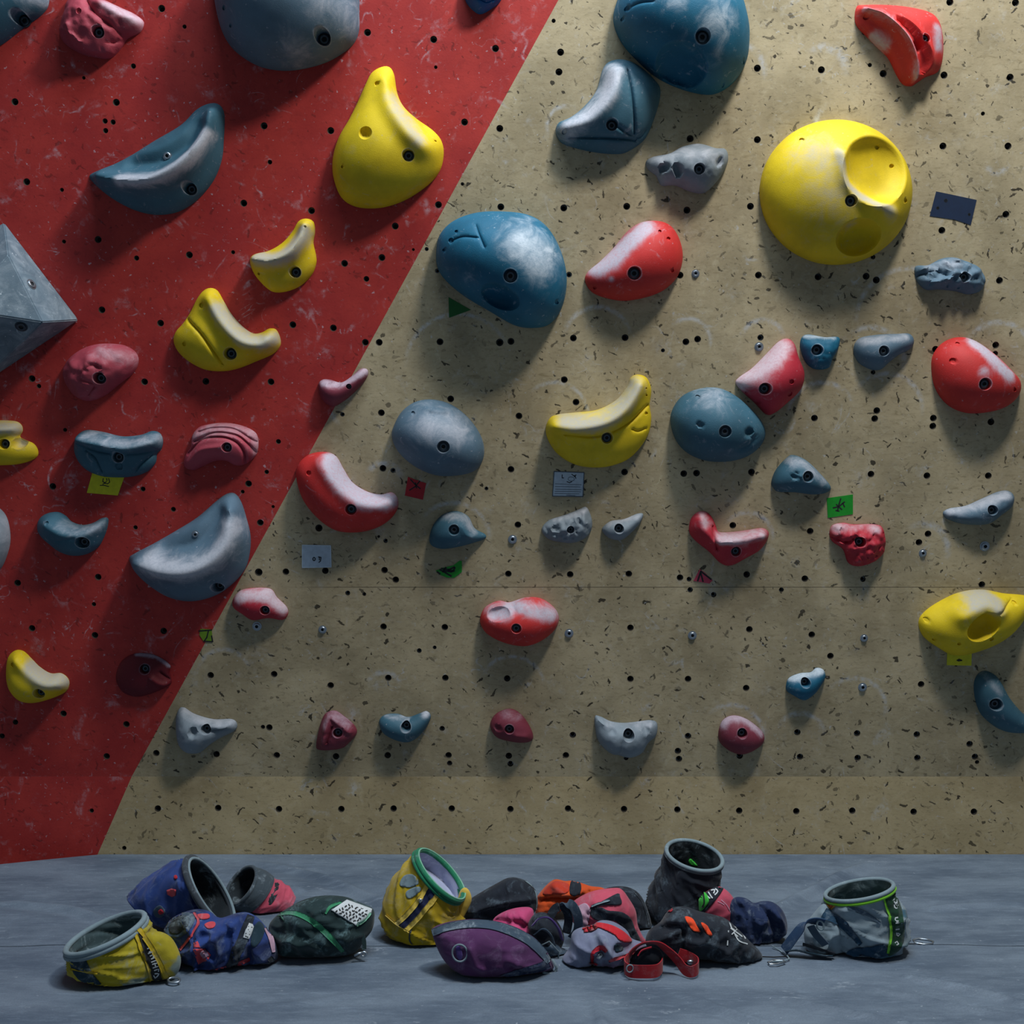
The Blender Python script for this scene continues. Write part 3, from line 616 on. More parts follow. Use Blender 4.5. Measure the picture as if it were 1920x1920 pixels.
hold('red', 'red bean-shaped hold with a white chalk streak, right of the blue egg', [(1097,527),(1102,510),(1125,490),(1150,465),(1175,435),(1200,418),(1230,414),(1255,422),(1272,445),(1280,480),(1272,515),(1250,540),(1220,555),(1175,564),(1140,560),(1110,548)], .10, p=.55,
     bolts=[(1190,512,12)], screws=[(1238,433,3),(1254,447,3.5),(1261,507,3.5),(1116,539,3)], chalk=[([(1212,425),(1175,460),(1145,490),(1118,505)],17,1.0),([(1147,523)],7,.6)])
hold('slate', 'lumpy blue-grey hold below the dark blue note', [(1716,500),(1740,497),(1765,485),(1790,483),(1815,492),(1835,502),(1846,525),(1838,545),(1815,552),(1790,546),(1760,543),(1735,543),(1718,525)], .05, p=.55, bolts=[(1810,519,9.5)], lump=.012, lscale=.02, ridges=[([(1730,515),(1755,508),(1775,515)],8,-.016),([(1755,528),(1782,520)],6,.012)], chalk=[([(1740,500),(1800,495)],12,.4)], seed=8)
hold('red', 'red rounded hold with a chalked right shoulder, near the right edge', [(1746,680),(1755,655),(1775,638),(1800,632),(1825,638),(1860,662),(1895,695),(1911,715),(1908,740),(1885,762),(1850,773),(1810,774),(1775,758),(1752,725)], .10, p=.55,
     bolts=[(1848,720,11)], screws=[(1790,677,5.5),(1798,645,3.5),(1906,731,3.5),(1750,706,3)], chalk=[([(1828,642),(1860,672),(1895,705)],15,.95),([(1845,695)],14,.5)])
hold('crimson', 'red hold with chalk-white left flank, touching the dimpled slate egg', [(1379,718),(1386,707),(1410,690),(1435,665),(1460,640),(1477,635),(1489,645),(1496,670),(1507,700),(1500,730),(1475,755),(1452,774),(1436,777),(1414,755),(1392,735)], .09, p=.55,
     bolts=[(1436,729,10.5)], screws=[(1485,716,4.5),(1481,738,5),(1424,755,3),(1402,735,3)], chalk=[([(1470,650),(1445,675),(1415,700),(1392,712)],22,.85)])
hold('blue', 'small dark teal square-ish hold touching the top of the chalked red hold', [(1500,650),(1503,633),(1515,627),(1545,632),(1573,633),(1570,655),(1560,672),(1555,688),(1540,693),(1522,690),(1508,676)], .045, p=.5, bolts=[(1533,656,10)], lump=.004, chalk=[([(1505,630),(1565,633)],5,.5)], seed=2)
hold('slate', 'slate grey comma-shaped hold pointing right, above the middle right of the plywood', [(1600,655),(1610,635),(1640,628),(1680,626),(1705,626),(1713,640),(1705,655),(1685,665),(1665,680),(1650,693),(1630,692),(1608,678)], .055, p=.55, bolts=[(1658,658,9.5)], chalk=[([(1615,640),(1700,633)],12,.5)])
hold('teal', 'slate blue egg-shaped dome with a dimple on the right, below the chalked red hold', [(1257,790),(1262,765),(1280,742),(1310,729),(1345,727),(1376,740),(1405,764),(1427,790),(1434,812),(1425,835),(1400,855),(1365,865),(1325,864),(1290,850),(1267,825)], .12, p=.52,
     bolts=[(1360,809,11)], screws=[(1309,745,4)], dents=[(1313,797,7,5,-20,.012),(1406,812,9,9,0,.02)], ridges=[([(1390,842),(1405,836),(1418,822)],8,-.010)], chalk=[([(1340,745)],45,.35)])
hold('yellow', 'yellow two-horned hold with a worn lip, in the middle of the plywood', [(1023,805),(1030,785),(1045,777),(1080,773),(1120,768),(1155,750),(1175,725),(1182,708),(1195,702),(1212,708),(1221,730),(1218,760),(1221,785),(1215,815),(1195,845),(1170,865),(1130,876),(1085,873),(1050,855),(1030,830)], .065, p=.55,
     bolts=[(1138,821,10)], screws=[(1211,728,2),(1212,741,2),(1212,775,3)], ridges=[([(1040,797),(1080,800),(1130,790),(1165,768),(1190,735),(1198,712)],22,.058), ([(1060,815),(1120,818),(1172,798),(1214,760)],4,-.012), ([(1187,806),(1197,809),(1210,804)],3,-.008)], chalk=[([(1060,788),(1100,792),(1140,780),(1172,752),(1188,725)],20,.8)])
hold('slate', 'grey egg-shaped dome left of the two-horned yellow hold', [(735,820),(740,795),(755,770),(780,753),(812,749),(845,758),(875,780),(898,810),(908,840),(903,868),(885,885),(850,892),(815,890),(780,875),(750,850)], .13, p=.52,
     bolts=[(831,838,11)], screws=[(774,775,3.5)], ridges=[([(798,762),(815,770),(850,770)],8,.006),([(805,775),(840,778)],9,-.006)], chalk=[([(800,800),(850,810)],36,.55)])
hold('red', 'red swooping hold with a white chalked top, at the edge of the red board', [(556,895),(560,870),(580,852),(608,847),(630,855),(645,880),(662,905),(690,922),(715,927),(735,923),(746,935),(745,955),(730,975),(705,990),(670,998),(630,994),(595,970),(568,935)], .085, p=.58,
     bolts=[(658,955,10)], screws=[(577,888,4.5)], ridges=[([(605,868),(635,905),(670,935),(710,945),(735,938)],20,.025)], chalk=[([(622,862),(632,890),(655,915),(690,935),(730,940)],19,.95)])
hold('maroon', 'tiny pink spiked hold on the edge between red board and plywood', [(597,722),(605,712),(620,712),(640,717),(660,705),(675,692),(688,692),(690,703),(680,720),(660,740),(645,752),(625,762),(605,750)], .05, p=.55, bolts=[(653,725,5)], dents=[(627,722,13,7,0,.016)], chalk=[([(605,717),(640,720),(685,696)],8,.9)], sp=2.6)
hold('teal', 'small slate fish-shaped hold above the crumpled green tape', [(805,1010),(812,985),(830,965),(855,958),(878,968),(890,990),(910,1002),(909,1010),(890,1017),(860,1025),(830,1029),(810,1023)], .06, p=.58, bolts=[(851,994,9.5)], ridges=[([(868,988),(875,1002),(885,1008)],7,.01)], chalk=[([(835,968),(870,972),(888,998)],10,.5)])
hold('grey', 'small grey pitted hold under the printed white note', [(1016,990),(1030,975),(1060,965),(1085,955),(1100,951),(1110,975),(1108,995),(1095,1010),(1070,1018),(1035,1013),(1020,1003)], .05, p=.55, bolts=[(1070,994,7)], lump=.009, lscale=.018, dents=[(1042,992,8,6,0,.014),(1086,978,5,8,40,.012)], chalk=[([(1040,972),(1100,956)],8,.5)], seed=11)
hold('grey', 'small grey pointed hold, right neighbour of the pitted grey one', [(1129,990),(1145,977),(1170,973),(1195,963),(1206,964),(1200,980),(1182,1000),(1165,1012),(1145,1010),(1132,1000)], .042, p=.55, bolts=[(1161,992,8.5)], lump=.003, chalk=[([(1140,982),(1200,967)],6,.5)], seed=4)
hold('crimson', 'crimson swan-shaped hold with a tall left lobe', [(1292,985),(1297,970),(1310,959),(1325,960),(1335,970),(1342,985),(1348,997),(1375,997),(1405,993),(1430,990),(1441,998),(1438,1012),(1425,1030),(1400,1045),(1370,1060),(1350,1055),(1330,1035),(1305,1015),(1293,1000)], .05, p=.55,
     bolts=[(1380,1034,9)], ridges=[([(1312,972),(1320,992),(1338,1012)],13,.02),([(1350,1012),(1380,1008),(1425,1002)],14,.03),([(1337,988),(1338,1010),(1345,1030)],4,-.014)], lump=.003, chalk=[([(1318,968),(1322,985)],10,.7),([(1350,1008),(1385,1006),(1425,1000)],13,.7)], seed=6)
hold('crimson', 'crimson blocky knobbed hold under the green note', [(1555,1000),(1560,985),(1580,980),(1600,983),(1640,983),(1655,992),(1657,1030),(1640,1050),(1610,1061),(1590,1055),(1580,1030),(1560,1015)], .055, p=.45, bolts=[(1614,1017,9.5)], lump=.010, lscale=.02, ridges=[([(1560,1008),(1590,1018),(1605,1010)],5,-.012)], chalk=[([(1568,992),(1600,988),(1645,992)],10,.5)], seed=13)
hold('teal', 'slate shark-fin hold with a pinched eye, above the green note', [(1446,903),(1455,880),(1475,858),(1487,853),(1510,862),(1535,885),(1557,912),(1550,923),(1525,927),(1490,923),(1460,922),(1450,915)], .06, p=.55, bolts=[(1516,894,10)], dents=[(1492,892,9,8,0,.014)], ridges=[([(1488,888),(1500,893)],4,.010)], chalk=[([(1478,862),(1510,868),(1545,905)],11,.5)])
hold('slate', 'long pale slate hold rising to the right, near the right edge', [(1768,960),(1780,953),(1810,948),(1840,935),(1870,922),(1890,920),(1900,930),(1895,950),(1875,965),(1850,982),(1810,983),(1780,975),(1770,968)], .05, p=.55, bolts=[(1862,957,9)], lump=.002, chalk=[([(1785,960),(1840,945),(1890,928)],10,.6)], seed=7)
hold('crimson', 'small red wedge with a white top, right of the large slate jug', [(436,1130),(442,1115),(460,1104),(505,1103),(520,1120),(538,1138),(540,1152),(530,1162),(505,1158),(475,1162),(455,1150),(440,1140)], .05, p=.5, bolts=[(496,1145,8.5)], chalk=[([(448,1120),(480,1116),(510,1118),(532,1142)],13,.95)])
hold('red', 'red kidney hold with a thumb dent and chalk, low in the middle of the plywood', [(900,1160),(910,1138),(935,1126),(955,1129),(985,1120),(1015,1122),(1040,1140),(1048,1160),(1040,1180),(1015,1200),(985,1210),(950,1205),(920,1192),(905,1178)], .08, p=.52,
     bolts=[(968,1179,9)], dents=[(935,1154,21,12,12,.022)], ridges=[([(985,1140),(1000,1132),(1020,1138)],8,.008),([(958,1132),(965,1145)],8,-.012)], chalk=[([(925,1152),(950,1148),(960,1135),(1000,1145),(1035,1155)],15,.85)])
hold('yellow', 'wide yellow shell hold with a deep pocket, above the yellow tag at the right edge', [(1722,1165),(1735,1145),(1765,1125),(1800,1110),(1840,1105),(1880,1112),(1925,1118),(1928,1140),(1905,1175),(1875,1200),(1835,1218),(1790,1228),(1760,1215),(1730,1192)], .10, p=.55,
     screws=[(1746,1168,4.5),(1859,1198,4),(1905,1133,4),(1754,1200,3),(1800,1208,3)], dents=[(1846,1176,33,22,38,.055)], ridges=[([(1800,1150),(1840,1130),(1868,1140)],20,.03),([(1868,1150),(1885,1140),(1900,1125)],4,-.01)], chalk=[([(1825,1130),(1845,1115),(1865,1135)],17,.9),([(1815,1150)],22,.35)])
hold('blue', 'small blue wedge with a pale worn top, between the kidney hold and the yellow shell', [(1474,1282),(1480,1270),(1500,1262),(1520,1260),(1530,1252),(1543,1255),(1547,1268),(1535,1288),(1525,1300),(1507,1312),(1490,1305),(1475,1295)], .045, p=.5, bolts=[(1511,1281,8.5)], chalk=[([(1480,1272),(1510,1264),(1542,1256)],7,.9)])
hold('teal', 'slate curved hold cut off by the right edge, under the yellow shell', [(1826,1280),(1835,1262),(1850,1258),(1870,1270),(1890,1305),(1915,1335),(1935,1350),(1932,1370),(1900,1373),(1870,1365),(1840,1340),(1828,1310)], .06, p=.55, bolts=[(1869,1322,11)], chalk=[([(1850,1270),(1875,1300)],10,.35)])
hold('grey', 'pale grey skull-like hold with two hollows, leftmost of the bottom row', [(331,1350),(335,1330),(345,1326),(365,1338),(400,1348),(435,1348),(445,1358),(440,1370),(415,1382),(395,1395),(375,1410),(350,1408),(335,1390)], .06, p=.5, bolts=[(386,1368,9)], dents=[(361,1374,8,10,0,.022)], ridges=[([(342,1335),(375,1352),(410,1362),(438,1358)],8,.016),([(395,1372),(420,1370)],4,-.008)], chalk=[([(342,1335),(375,1350),(435,1355)],9,.6)], lump=.003, seed=9)
hold('maroon', 'maroon triangular hold with a raised edge, second of the bottom row', [(593,1395),(600,1360),(610,1338),(628,1332),(645,1342),(665,1360),(669,1375),(655,1392),(640,1402),(600,1405)], .05, p=.5, bolts=[(633,1375,8.5)], ridges=[([(605,1395),(612,1362),(622,1345),(658,1372)],6,.014),([(612,1395),(622,1365)],4,-.01)], chalk=[([(608,1355),(622,1338),(655,1360)],8,.45)], lump=.003, seed=10)
hold('teal', 'slate saddle-shaped hold with a raised right tip, third of the bottom row', [(711,1352),(722,1340),(745,1338),(765,1344),(785,1338),(800,1333),(808,1343),(800,1362),(785,1380),(765,1390),(740,1385),(718,1372)], .05, p=.52, bolts=[(761,1364,9)], chalk=[([(720,1343),(765,1347)],4,.5),([(798,1340)],9,.8)])
hold('maroon', 'small rounded maroon hold with a pinched nose, in the middle of the bottom row', [(919,1360),(928,1340),(950,1329),(968,1332),(985,1348),(998,1372),(998,1387),(980,1391),(955,1388),(930,1380)], .05, p=.5, bolts=[(955,1368,8.5)], dents=[(934,1366,7,6,0,.010)], ridges=[([(968,1380),(985,1382)],6,.006)], chalk=[([(940,1336),(975,1345)],10,.3)])
hold('grey', 'pale grey hold with two ear-like knobs, in the bottom row', [(1115,1345),(1125,1343),(1145,1352),(1170,1355),(1200,1352),(1220,1350),(1232,1356),(1230,1378),(1215,1390),(1205,1408),(1185,1418),(1160,1415),(1140,1408),(1120,1385)], .06, p=.5, bolts=[(1179,1380,10)], dents=[(1148,1372,8,6,-30,.008),(1212,1370,6,7,0,.010),(1126,1350,4,3,-40,.006)], ridges=[([(1160,1415),(1165,1395)],8,-.008),([(1122,1350),(1140,1362)],7,.010),([(1222,1358),(1215,1378)],7,.008)], chalk=[([(1140,1358),(1220,1358)],9,.4)], lump=.002)
hold('maroon', 'maroon smooth drop-shaped hold, rightmost of the bottom row', [(1347,1372),(1355,1350),(1375,1341),(1400,1348),(1425,1367),(1433,1382),(1425,1397),(1395,1412),(1370,1408),(1350,1392)], .055, p=.5, bolts=[(1392,1376,9)], chalk=[([(1355,1360),(1375,1346),(1400,1352),(1428,1375)],8,.7)])

# faceted volume at the left edge
def volume():
    P = [(148,600,0),(8,417,0),(-150,500,0),(-170,640,0),(-20,712,0)]; Tp = [(80,604,.15),(16,478,.13),(-4,684,.055),(-80,580,.20)]
    cu, cv = wall_uv(0, 580); pts = []
    for x, y, z in P+Tp:
        u, v = wall_uv(x, y, z); pts.append((u-cu, v-cv, z+.0004))
    bm = bmesh.new(); [bm.verts.new(p) for p in pts]; bmesh.ops.convex_hull(bm, input=bm.verts); bmesh.ops.dissolve_limit(bm, angle_limit=.02, verts=bm.verts, edges=bm.edges)
    bmesh.ops.bevel(bm, geom=bm.edges[:], offset=.003, segments=2, affect='EDGES'); bmesh.ops.recalc_face_normals(bm, faces=bm.faces)
    me = bpy.data.meshes.new('pyramid_volume'); bm.to_mesh(me); bm.free()
    o = link('pyramid_volume', me, None, M['volume']); o.location = WO+WU*cu+WV*cv; o.rotation_euler = HROT
    attr(o, [.26]*len(me.vertices))
    tag(o, 'grey faceted pyramid volume with scuffed faces, at the left edge', 'wall volume')
    bvh = BVHTree.FromPolygons([tuple(v.co) for v in me.vertices], [tuple(p.vertices) for p in me.polygons])
    rot = o.rotation_euler.to_matrix(); inv = rot.transposed()
    for x, y, r in ((59,533,11),(40,612,12)):
        oc = inv@(CAM-o.location); dr = (inv@ray(x, y)).normalized(); hit = bvh.ray_cast(oc, dr)
        if hit[0] is None: continue
        q = bpy.data.objects.new('bolt', BOLT if y > 600 else BOLT2); C.objects.link(q); q.parent = o; s = r/620*.9
        q.location = hit[0]+hit[1]*.0005; q.rotation_euler = hit[1].to_track_quat('Z', 'Y').to_euler(); q.scale = (s, s, s*.4)
    return o
M['volume'] = hold_mat('scuffed_grey_volume', srgb(104, 122, 134), chalk=(.52, .58, .62, 1), worn=1.0)
volume()

# ------------------------------------------------ notes and tape on the wall
PAPER = {'yellow': plain('yellow_tape', srgb(212, 206, 20), .6), 'white': plain('white_card', srgb(186, 202, 216), .6), 'edge': plain('white_card_edge', srgb(206, 220, 230), .6), 'green': plain('green_tape', srgb(14, 150, 34), .6), 'darkgreen': plain('dark_green_tape', srgb(6, 92, 26), .6),
         'red': plain('red_tape', srgb(176, 16, 34), .6), 'pink': plain('pink_tape', srgb(196, 62, 88), .6), 'navy': plain('navy_card', srgb(13, 36, 66), .6), 'lime': plain('lime_tape', srgb(108, 148, 24), .6), 'ink': plain('black_ink', (.01, .012, .014, 1), .7), 'greyink': plain('grey_ink', srgb(80, 92, 104), .7)}
def flat_mesh(polys, z0, z1, cu, cv):
    """thin slabs lying on the wall"""
    vs_, fs = [], []
    for pl in polys:
        n = len(pl); b = len(vs_); uv = [wall_uv(*q) for q in pl]
        A = sum(uv[i][0]*uv[(i+1) % n][1]-uv[(i+1) % n][0]*uv[i][1] for i in range(n))
        if A < 0: uv = uv[::-1]
        for z in (z0, z1): vs_ += [(u-cu, v-cv, z) for u, v in uv]
        fs.append(tuple(b+n+i for i in range(n))); fs.append(tuple(b+i for i in reversed(range(n))))
        for i in range(n): j = (i+1) % n; fs.append((b+i, b+j, b+n+j, b+n+i))
    return vs_, fs
def stroke(pts, wd):
    """polyline to a chain of thin quads"""
    out = []
    for (x1, y1), (x2, y2) in zip(pts[:-1], pts[1:]):
        L = math.hypot(x2-x1, y2-y1) or 1; nx, ny = -(y2-y1)/L*wd/2, (x2-x1)/L*wd/2
        ex, ey = (x2-x1)/L*wd*.3, (y2-y1)/L*wd*.3
        out.append([(x1-ex+nx, y1-ey+ny), (x2+ex+nx, y2+ey+ny), (x2+ex-nx, y2+ey-ny), (x1-ex-nx, y1-ey-ny)])
    return out
def note(name, cat, label, poly, col, marks=(), border=None, holes_=()):
    cx = sum(p[0] for p in poly)/len(poly); cy = sum(p[1] for p in poly)/len(poly); cu, cv = wall_uv(cx, cy)
    v, f = flat_mesh([poly], .0004, .0014, cu, cv); me = bpy.data.meshes.new(name); me.from_pydata(v, [], f)
    o = link(name, me, None, PAPER[col]); o.location = WO+WU*cu+WV*cv; o.rotation_euler = HROT; tag(o, label, cat)
    if border:
        n = len(poly); st = []
        for i in range(n): st += stroke([poly[i], poly[(i+1) % n]], 1.6)
        v, f = flat_mesh(st, .0014, .0019, cu, cv); me = bpy.data.meshes.new('edge_strip'); me.from_pydata(v, [], f); link('edge_strip', me, o, PAPER[border])
    for nm, mc, strokes, wd in marks:
        pls = []
        for s in strokes: pls += stroke(s, wd)
        v, f = flat_mesh(pls, .0014, .00175, cu, cv); me = bpy.data.meshes.new(nm); me.from_pydata(v, [], f); link(nm, me, o, PAPER[mc])
    return o
def ringpts(cx, cy, rx, ry, n=10): return [(cx+rx*math.cos(2*math.pi*i/n), cy+ry*math.sin(2*math.pi*i/n)) for i in range(n+1)]
note('tape_tag', 'tape tag', 'yellow tag with a black scribble, under the teal jug on the red board', [(174,884),(233,895),(221,929),(163,924)], 'yellow',
     [('marking', 'ink', [[(194,897),(193,903),(197,905)],[(204,897),(206,904),(202,907),(196,906)],[(200,897),(201,901)],[(193,908),(200,903)],[(188,910),(196,910),(204,912)],[(195,893),(208,894)]], 1.6)])
note('paper_note', 'paper note', 'small white framed card with two dark marks, under the red swooping hold', [(567,1022),(620,1023),(621,1063),(567,1064)], 'white',
     [('printed_marks', 'ink', [ringpts(589,1048,2.2,3), [(597,1044),(602,1045),(601,1052),(598,1054)], [(599,1044),(599,1050)]], 1.8)], border='edge')
note('paper_note', 'paper note', 'printed white card with small icons and lines of text, under the two-horned yellow hold', [(1039,884),(1095,886),(1093,931),(1036,930)], 'white',
     [('printed_marks', 'ink', [[(1054,890),(1054,896),(1057,896)],[(1072,889),(1078,894),(1080,890)],[(1077,891),(1080,897)],[(1063,903),(1068,905),(1072,903)]], 1.5),
      ('printed_text', 'greyink', [[(1041,907),(1090,909)],[(1041,912),(1088,913)],[(1041,917),(1090,918)],[(1040,921),(1089,922)],[(1040,925),(1086,926)],[(1062,928),(1078,929)], ringpts(1071,898,6,4)], .9)], border='greyink')
note('tape_tag', 'tape tag', 'dark green triangle sticker at the lower left of the blue egg dome', [(841,557),(883,581),(842,596)], 'darkgreen')
note('tape_tag', 'tape tag', 'bright green square note with a black scribble', [(1550,934),(1599,927),(1599,964),(1552,971)], 'green',
     [('marking', 'ink', [[(1576,935),(1573,945),(1570,958)],[(1562,952),(1572,950),(1583,941)],[(1568,946),(1578,955)],[(1580,943),(1583,950)],[(1567,957),(1573,958)]], 2.6)])
note('tape_tag', 'tape tag', 'crumpled green tape scrap with black loops, under the fish-shaped hold', [(817,1070),(832,1064),(850,1060),(862,1051),(866,1052),(866,1072),(852,1083),(838,1083),(826,1078)], 'green',
     [('marking', 'ink', [[(825,1068),(836,1074),(846,1080)],[(828,1066),(842,1068),(852,1063)],[(840,1069),(850,1070),(853,1064)],[(832,1070),(846,1072),(852,1070)],[(820,1072),(825,1076)],[(836,1064),(830,1072)]], 3.2)])
note('tape_tag', 'tape tag', 'dark red square tag with a black cross, right of the red swooping hold', [(765,894),(778,899),(799,906),(793,937),(759,929)], 'red',
     [('marking', 'ink', [[(770,899),(778,908),(788,916)],[(787,902),(779,912),(768,919)],[(779,905),(781,915)]], 2.2)])
note('tape_tag', 'tape tag', 'pink tape corner with a black chevron, under the crimson swan-shaped hold', [(1312,1067),(1322,1074),(1336,1088),(1330,1094),(1300,1089)], 'pink',
     [('marking', 'ink', [[(1308,1089),(1314,1071),(1333,1086)],[(1314,1075),(1318,1090)]], 3)])
note('tape_tag', 'tape tag', 'lime green tape with a black letter stroke, at the edge of the red board', [(376,1179),(397,1180),(399,1203),(381,1201),(374,1190)], 'lime',
     [('marking', 'ink', [[(373,1183),(386,1182),(397,1181)],[(391,1183),(388,1195),(383,1202)],[(383,1202),(398,1203)],[(397,1192),(399,1203)]], 2.4)])
note('paper_note', 'paper note', 'dark navy rectangle taped to the plywood, right of the yellow disc', [(1755,359),(1775,363),(1831,375),(1820,422),(1790,412),(1743,405)], 'navy',
     [('punched_hole', 'ink', [ringpts(1773,376,2.2,2.2,8)], 2.4), ('punched_hole', 'ink', [ringpts(1758,390,1.6,1.6,8)], 2.4), ('punched_hole', 'ink', [ringpts(1817,402,1.4,1.4,8)], 2.4)])
note('tape_tag', 'tape tag', 'yellow square tag peeking out under the yellow shell hold', [(1776,1218),(1822,1218),(1821,1248),(1775,1247)], 'yellow',
     [('marking', 'ink', [[(1794,1238),(1798,1236),(1803,1238),(1796,1239)]], 2.2)])
# ------------------------------------------------ chalk bags and gear on the mat
def cloth(name, col, dust=.35, dustcol=(.42, .50, .56, 1), rough=.8, patch=None, thr=(.55, .68), scale=12, sheen=.15):
    t = NT(name, rough, .3); v = t.tc.outputs['Object']
    base = t.mix(t.ramp(t.noise(v, 11, 5, .6), .3, .7, 0, .6), col, tuple(c*.55 for c in col[:3])+(1,))
    if patch is not None:
        base = t.mix(t.ramp(t.noise(v, scale, 2, .45, .5), thr[0], thr[1]), base, patch)
    d = t.math('MULTIPLY', t.ramp(t.noise(v, 24, 6, .7, .8), .50, .72), t.ramp(t.noise(v, 190, 3, .7), .3, .6, .4, 1))
    base = t.mix(t.math('MULTIPLY', d, dust), base, dustcol)
    t.bump(t.math('ADD', t.noise(v, 900, 2, .5), t.math('MULTIPLY', t.noise(v, 22, 4, .5, 1.0), 3.0)), .32, .0016)
    t.p.inputs['Sheen Weight'].default_value = sheen
    return t.done(base)
K = dict(
    yellowgrey=cloth('yellow_nylon_with_grey_patches', srgb(176, 160, 30), .3, patch=srgb(118, 132, 124), thr=(.60, .66)),
    yellow=cloth('yellow_nylon', srgb(196, 166, 20), .22), yellowband=cloth('ochre_webbing', srgb(222, 190, 80), .2),
    teal=cloth('dark_teal_nylon', srgb(22, 52, 66), .5), blue=cloth('royal_blue_nylon', srgb(38, 66, 132), .25, patch=srgb(14, 30, 74), thr=(.45, .7)),
    coral=cloth('coral_print', srgb(208, 74, 84), .2), coraldk=cloth('crimson_print', srgb(186, 28, 48), .1), pale=cloth('pale_pink_print', srgb(200, 160, 180), .1),
    rimgrey=cloth('grey_rim_binding', srgb(128, 148, 156), .4), rimdark=cloth('dark_rim_binding', srgb(58, 66, 74), .6), rimcoal=cloth('charcoal_rim', srgb(66, 78, 86), .6),
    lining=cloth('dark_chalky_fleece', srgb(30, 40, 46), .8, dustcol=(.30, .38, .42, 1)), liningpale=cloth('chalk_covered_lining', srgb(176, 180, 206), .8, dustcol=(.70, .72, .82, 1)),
    lininggrey=cloth('chalky_grey_fleece', srgb(72, 92, 96), .9, dustcol=(.42, .52, .54, 1)),
    pink=cloth('dusty_pink_canvas', srgb(204, 82, 104), .2), magenta=cloth('magenta_pink_canvas', srgb(206, 74, 124), .2), black=cloth('black_nylon', srgb(24, 32, 44), .42, dustcol=(.20, .28, .34, 1)),
    green=cloth('green_webbing', srgb(58, 142, 100), .3), greendk=cloth('bottle_green_nylon', srgb(26, 50, 52), .7, dustcol=(.16, .27, .29, 1)), greenrim=cloth('green_rim_binding', srgb(22, 122, 84), .3),
    mint=cloth('mint_edge', srgb(130, 190, 160), .2), lime=cloth('lime_piping', srgb(120, 196, 40), .1), forest=cloth('forest_green_band', srgb(8, 60, 36), .2),
    white=cloth('white_print', srgb(214, 220, 222), .1), purple=cloth('plum_nylon', srgb(84, 40, 88), .25, dustcol=(.36, .26, .42, 1)), violet=cloth('violet_webbing', srgb(84, 58, 130), .1),
    slate=cloth('slate_webbing', srgb(58, 78, 96), .5), navy=cloth('navy_nylon', srgb(26, 44, 82), .35), navyband=cloth('navy_webbing', srgb(18, 28, 66), .15), denim=cloth('blue_webbing', srgb(26, 62, 98), .25),
    orange=cloth('orange_fabric', srgb(222, 84, 26), .12), orangedk=cloth('burnt_orange_fabric', srgb(198, 56, 30), .1), hot=cloth('neon_orange_print', srgb(246, 78, 32), .05),
    greyfab=cloth('grey_lilac_fabric', srgb(126, 132, 158), .3, patch=srgb(152, 110, 140), thr=(.58, .74)), redfab=cloth('red_fabric', srgb(206, 30, 44), .12), redweb=cloth('dark_red_webbing', srgb(170, 22, 36), .2),
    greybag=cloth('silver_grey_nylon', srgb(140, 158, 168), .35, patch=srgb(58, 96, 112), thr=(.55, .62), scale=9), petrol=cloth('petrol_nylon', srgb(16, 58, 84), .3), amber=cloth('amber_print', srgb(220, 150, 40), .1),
    acid=cloth('acid_green_print', srgb(70, 200, 70), .1), metal=M['steel'], ink=M['black'])

def ctx(px, py, d0):
    """a place at ground distance d0: returns a function pixel+depth offset(px) -> point"""
    s = d0/F
    def P(x, y, dd=0.0):
        return at(x, y, d0+dd*s)
    return P, s
def vec2(a): return Vector((math.cos(math.radians(a)), 0, math.sin(math.radians(a))))
TOCAM = Vector((0, -1, 0))
def ring_frame(r, P, s):
    cx, cy, a, b_, phi, q, dd = r
    c = P(cx, cy, dd); W = (CAM-c).normalized(); X = Vector((0, 0, 1)).cross(W).normalized(); Y = W.cross(X)
    v2 = lambda an: X*math.cos(math.radians(an))+Y*math.sin(math.radians(an))
    Fv = v2(phi); A = v2(phi+90)*a*s; k = math.sqrt(max(0, 1-q*q)); B = (W*k-Fv*q)*b_*s
    return c, A, B
def crrings(rings, n):
    R = np.array(rings, float); R2 = np.vstack([2*R[0]-R[1], R, 2*R[-1]-R[-2]]); m = len(rings)-1; out = []
    for k in range(n+1):
        u = k/n*m; i = min(int(u), m-1); t_ = u-i; p0, p1, p2, p3 = R2[i:i+4]
        out.append(.5*((2*p1)+(-p0+p2)*t_+(2*p0-5*p1+4*p2-p3)*t_**2+(-p0+3*p1-3*p2+p3)*t_**3))
    return out
def zfix(p, lo=.0015):
    """cloth lies flat where it meets the mat"""
    if p.z < lo+.006:
        k = lo+.006-p.z; p.z = lo+.006-.006*(1-math.exp(-k/.006))
    return p
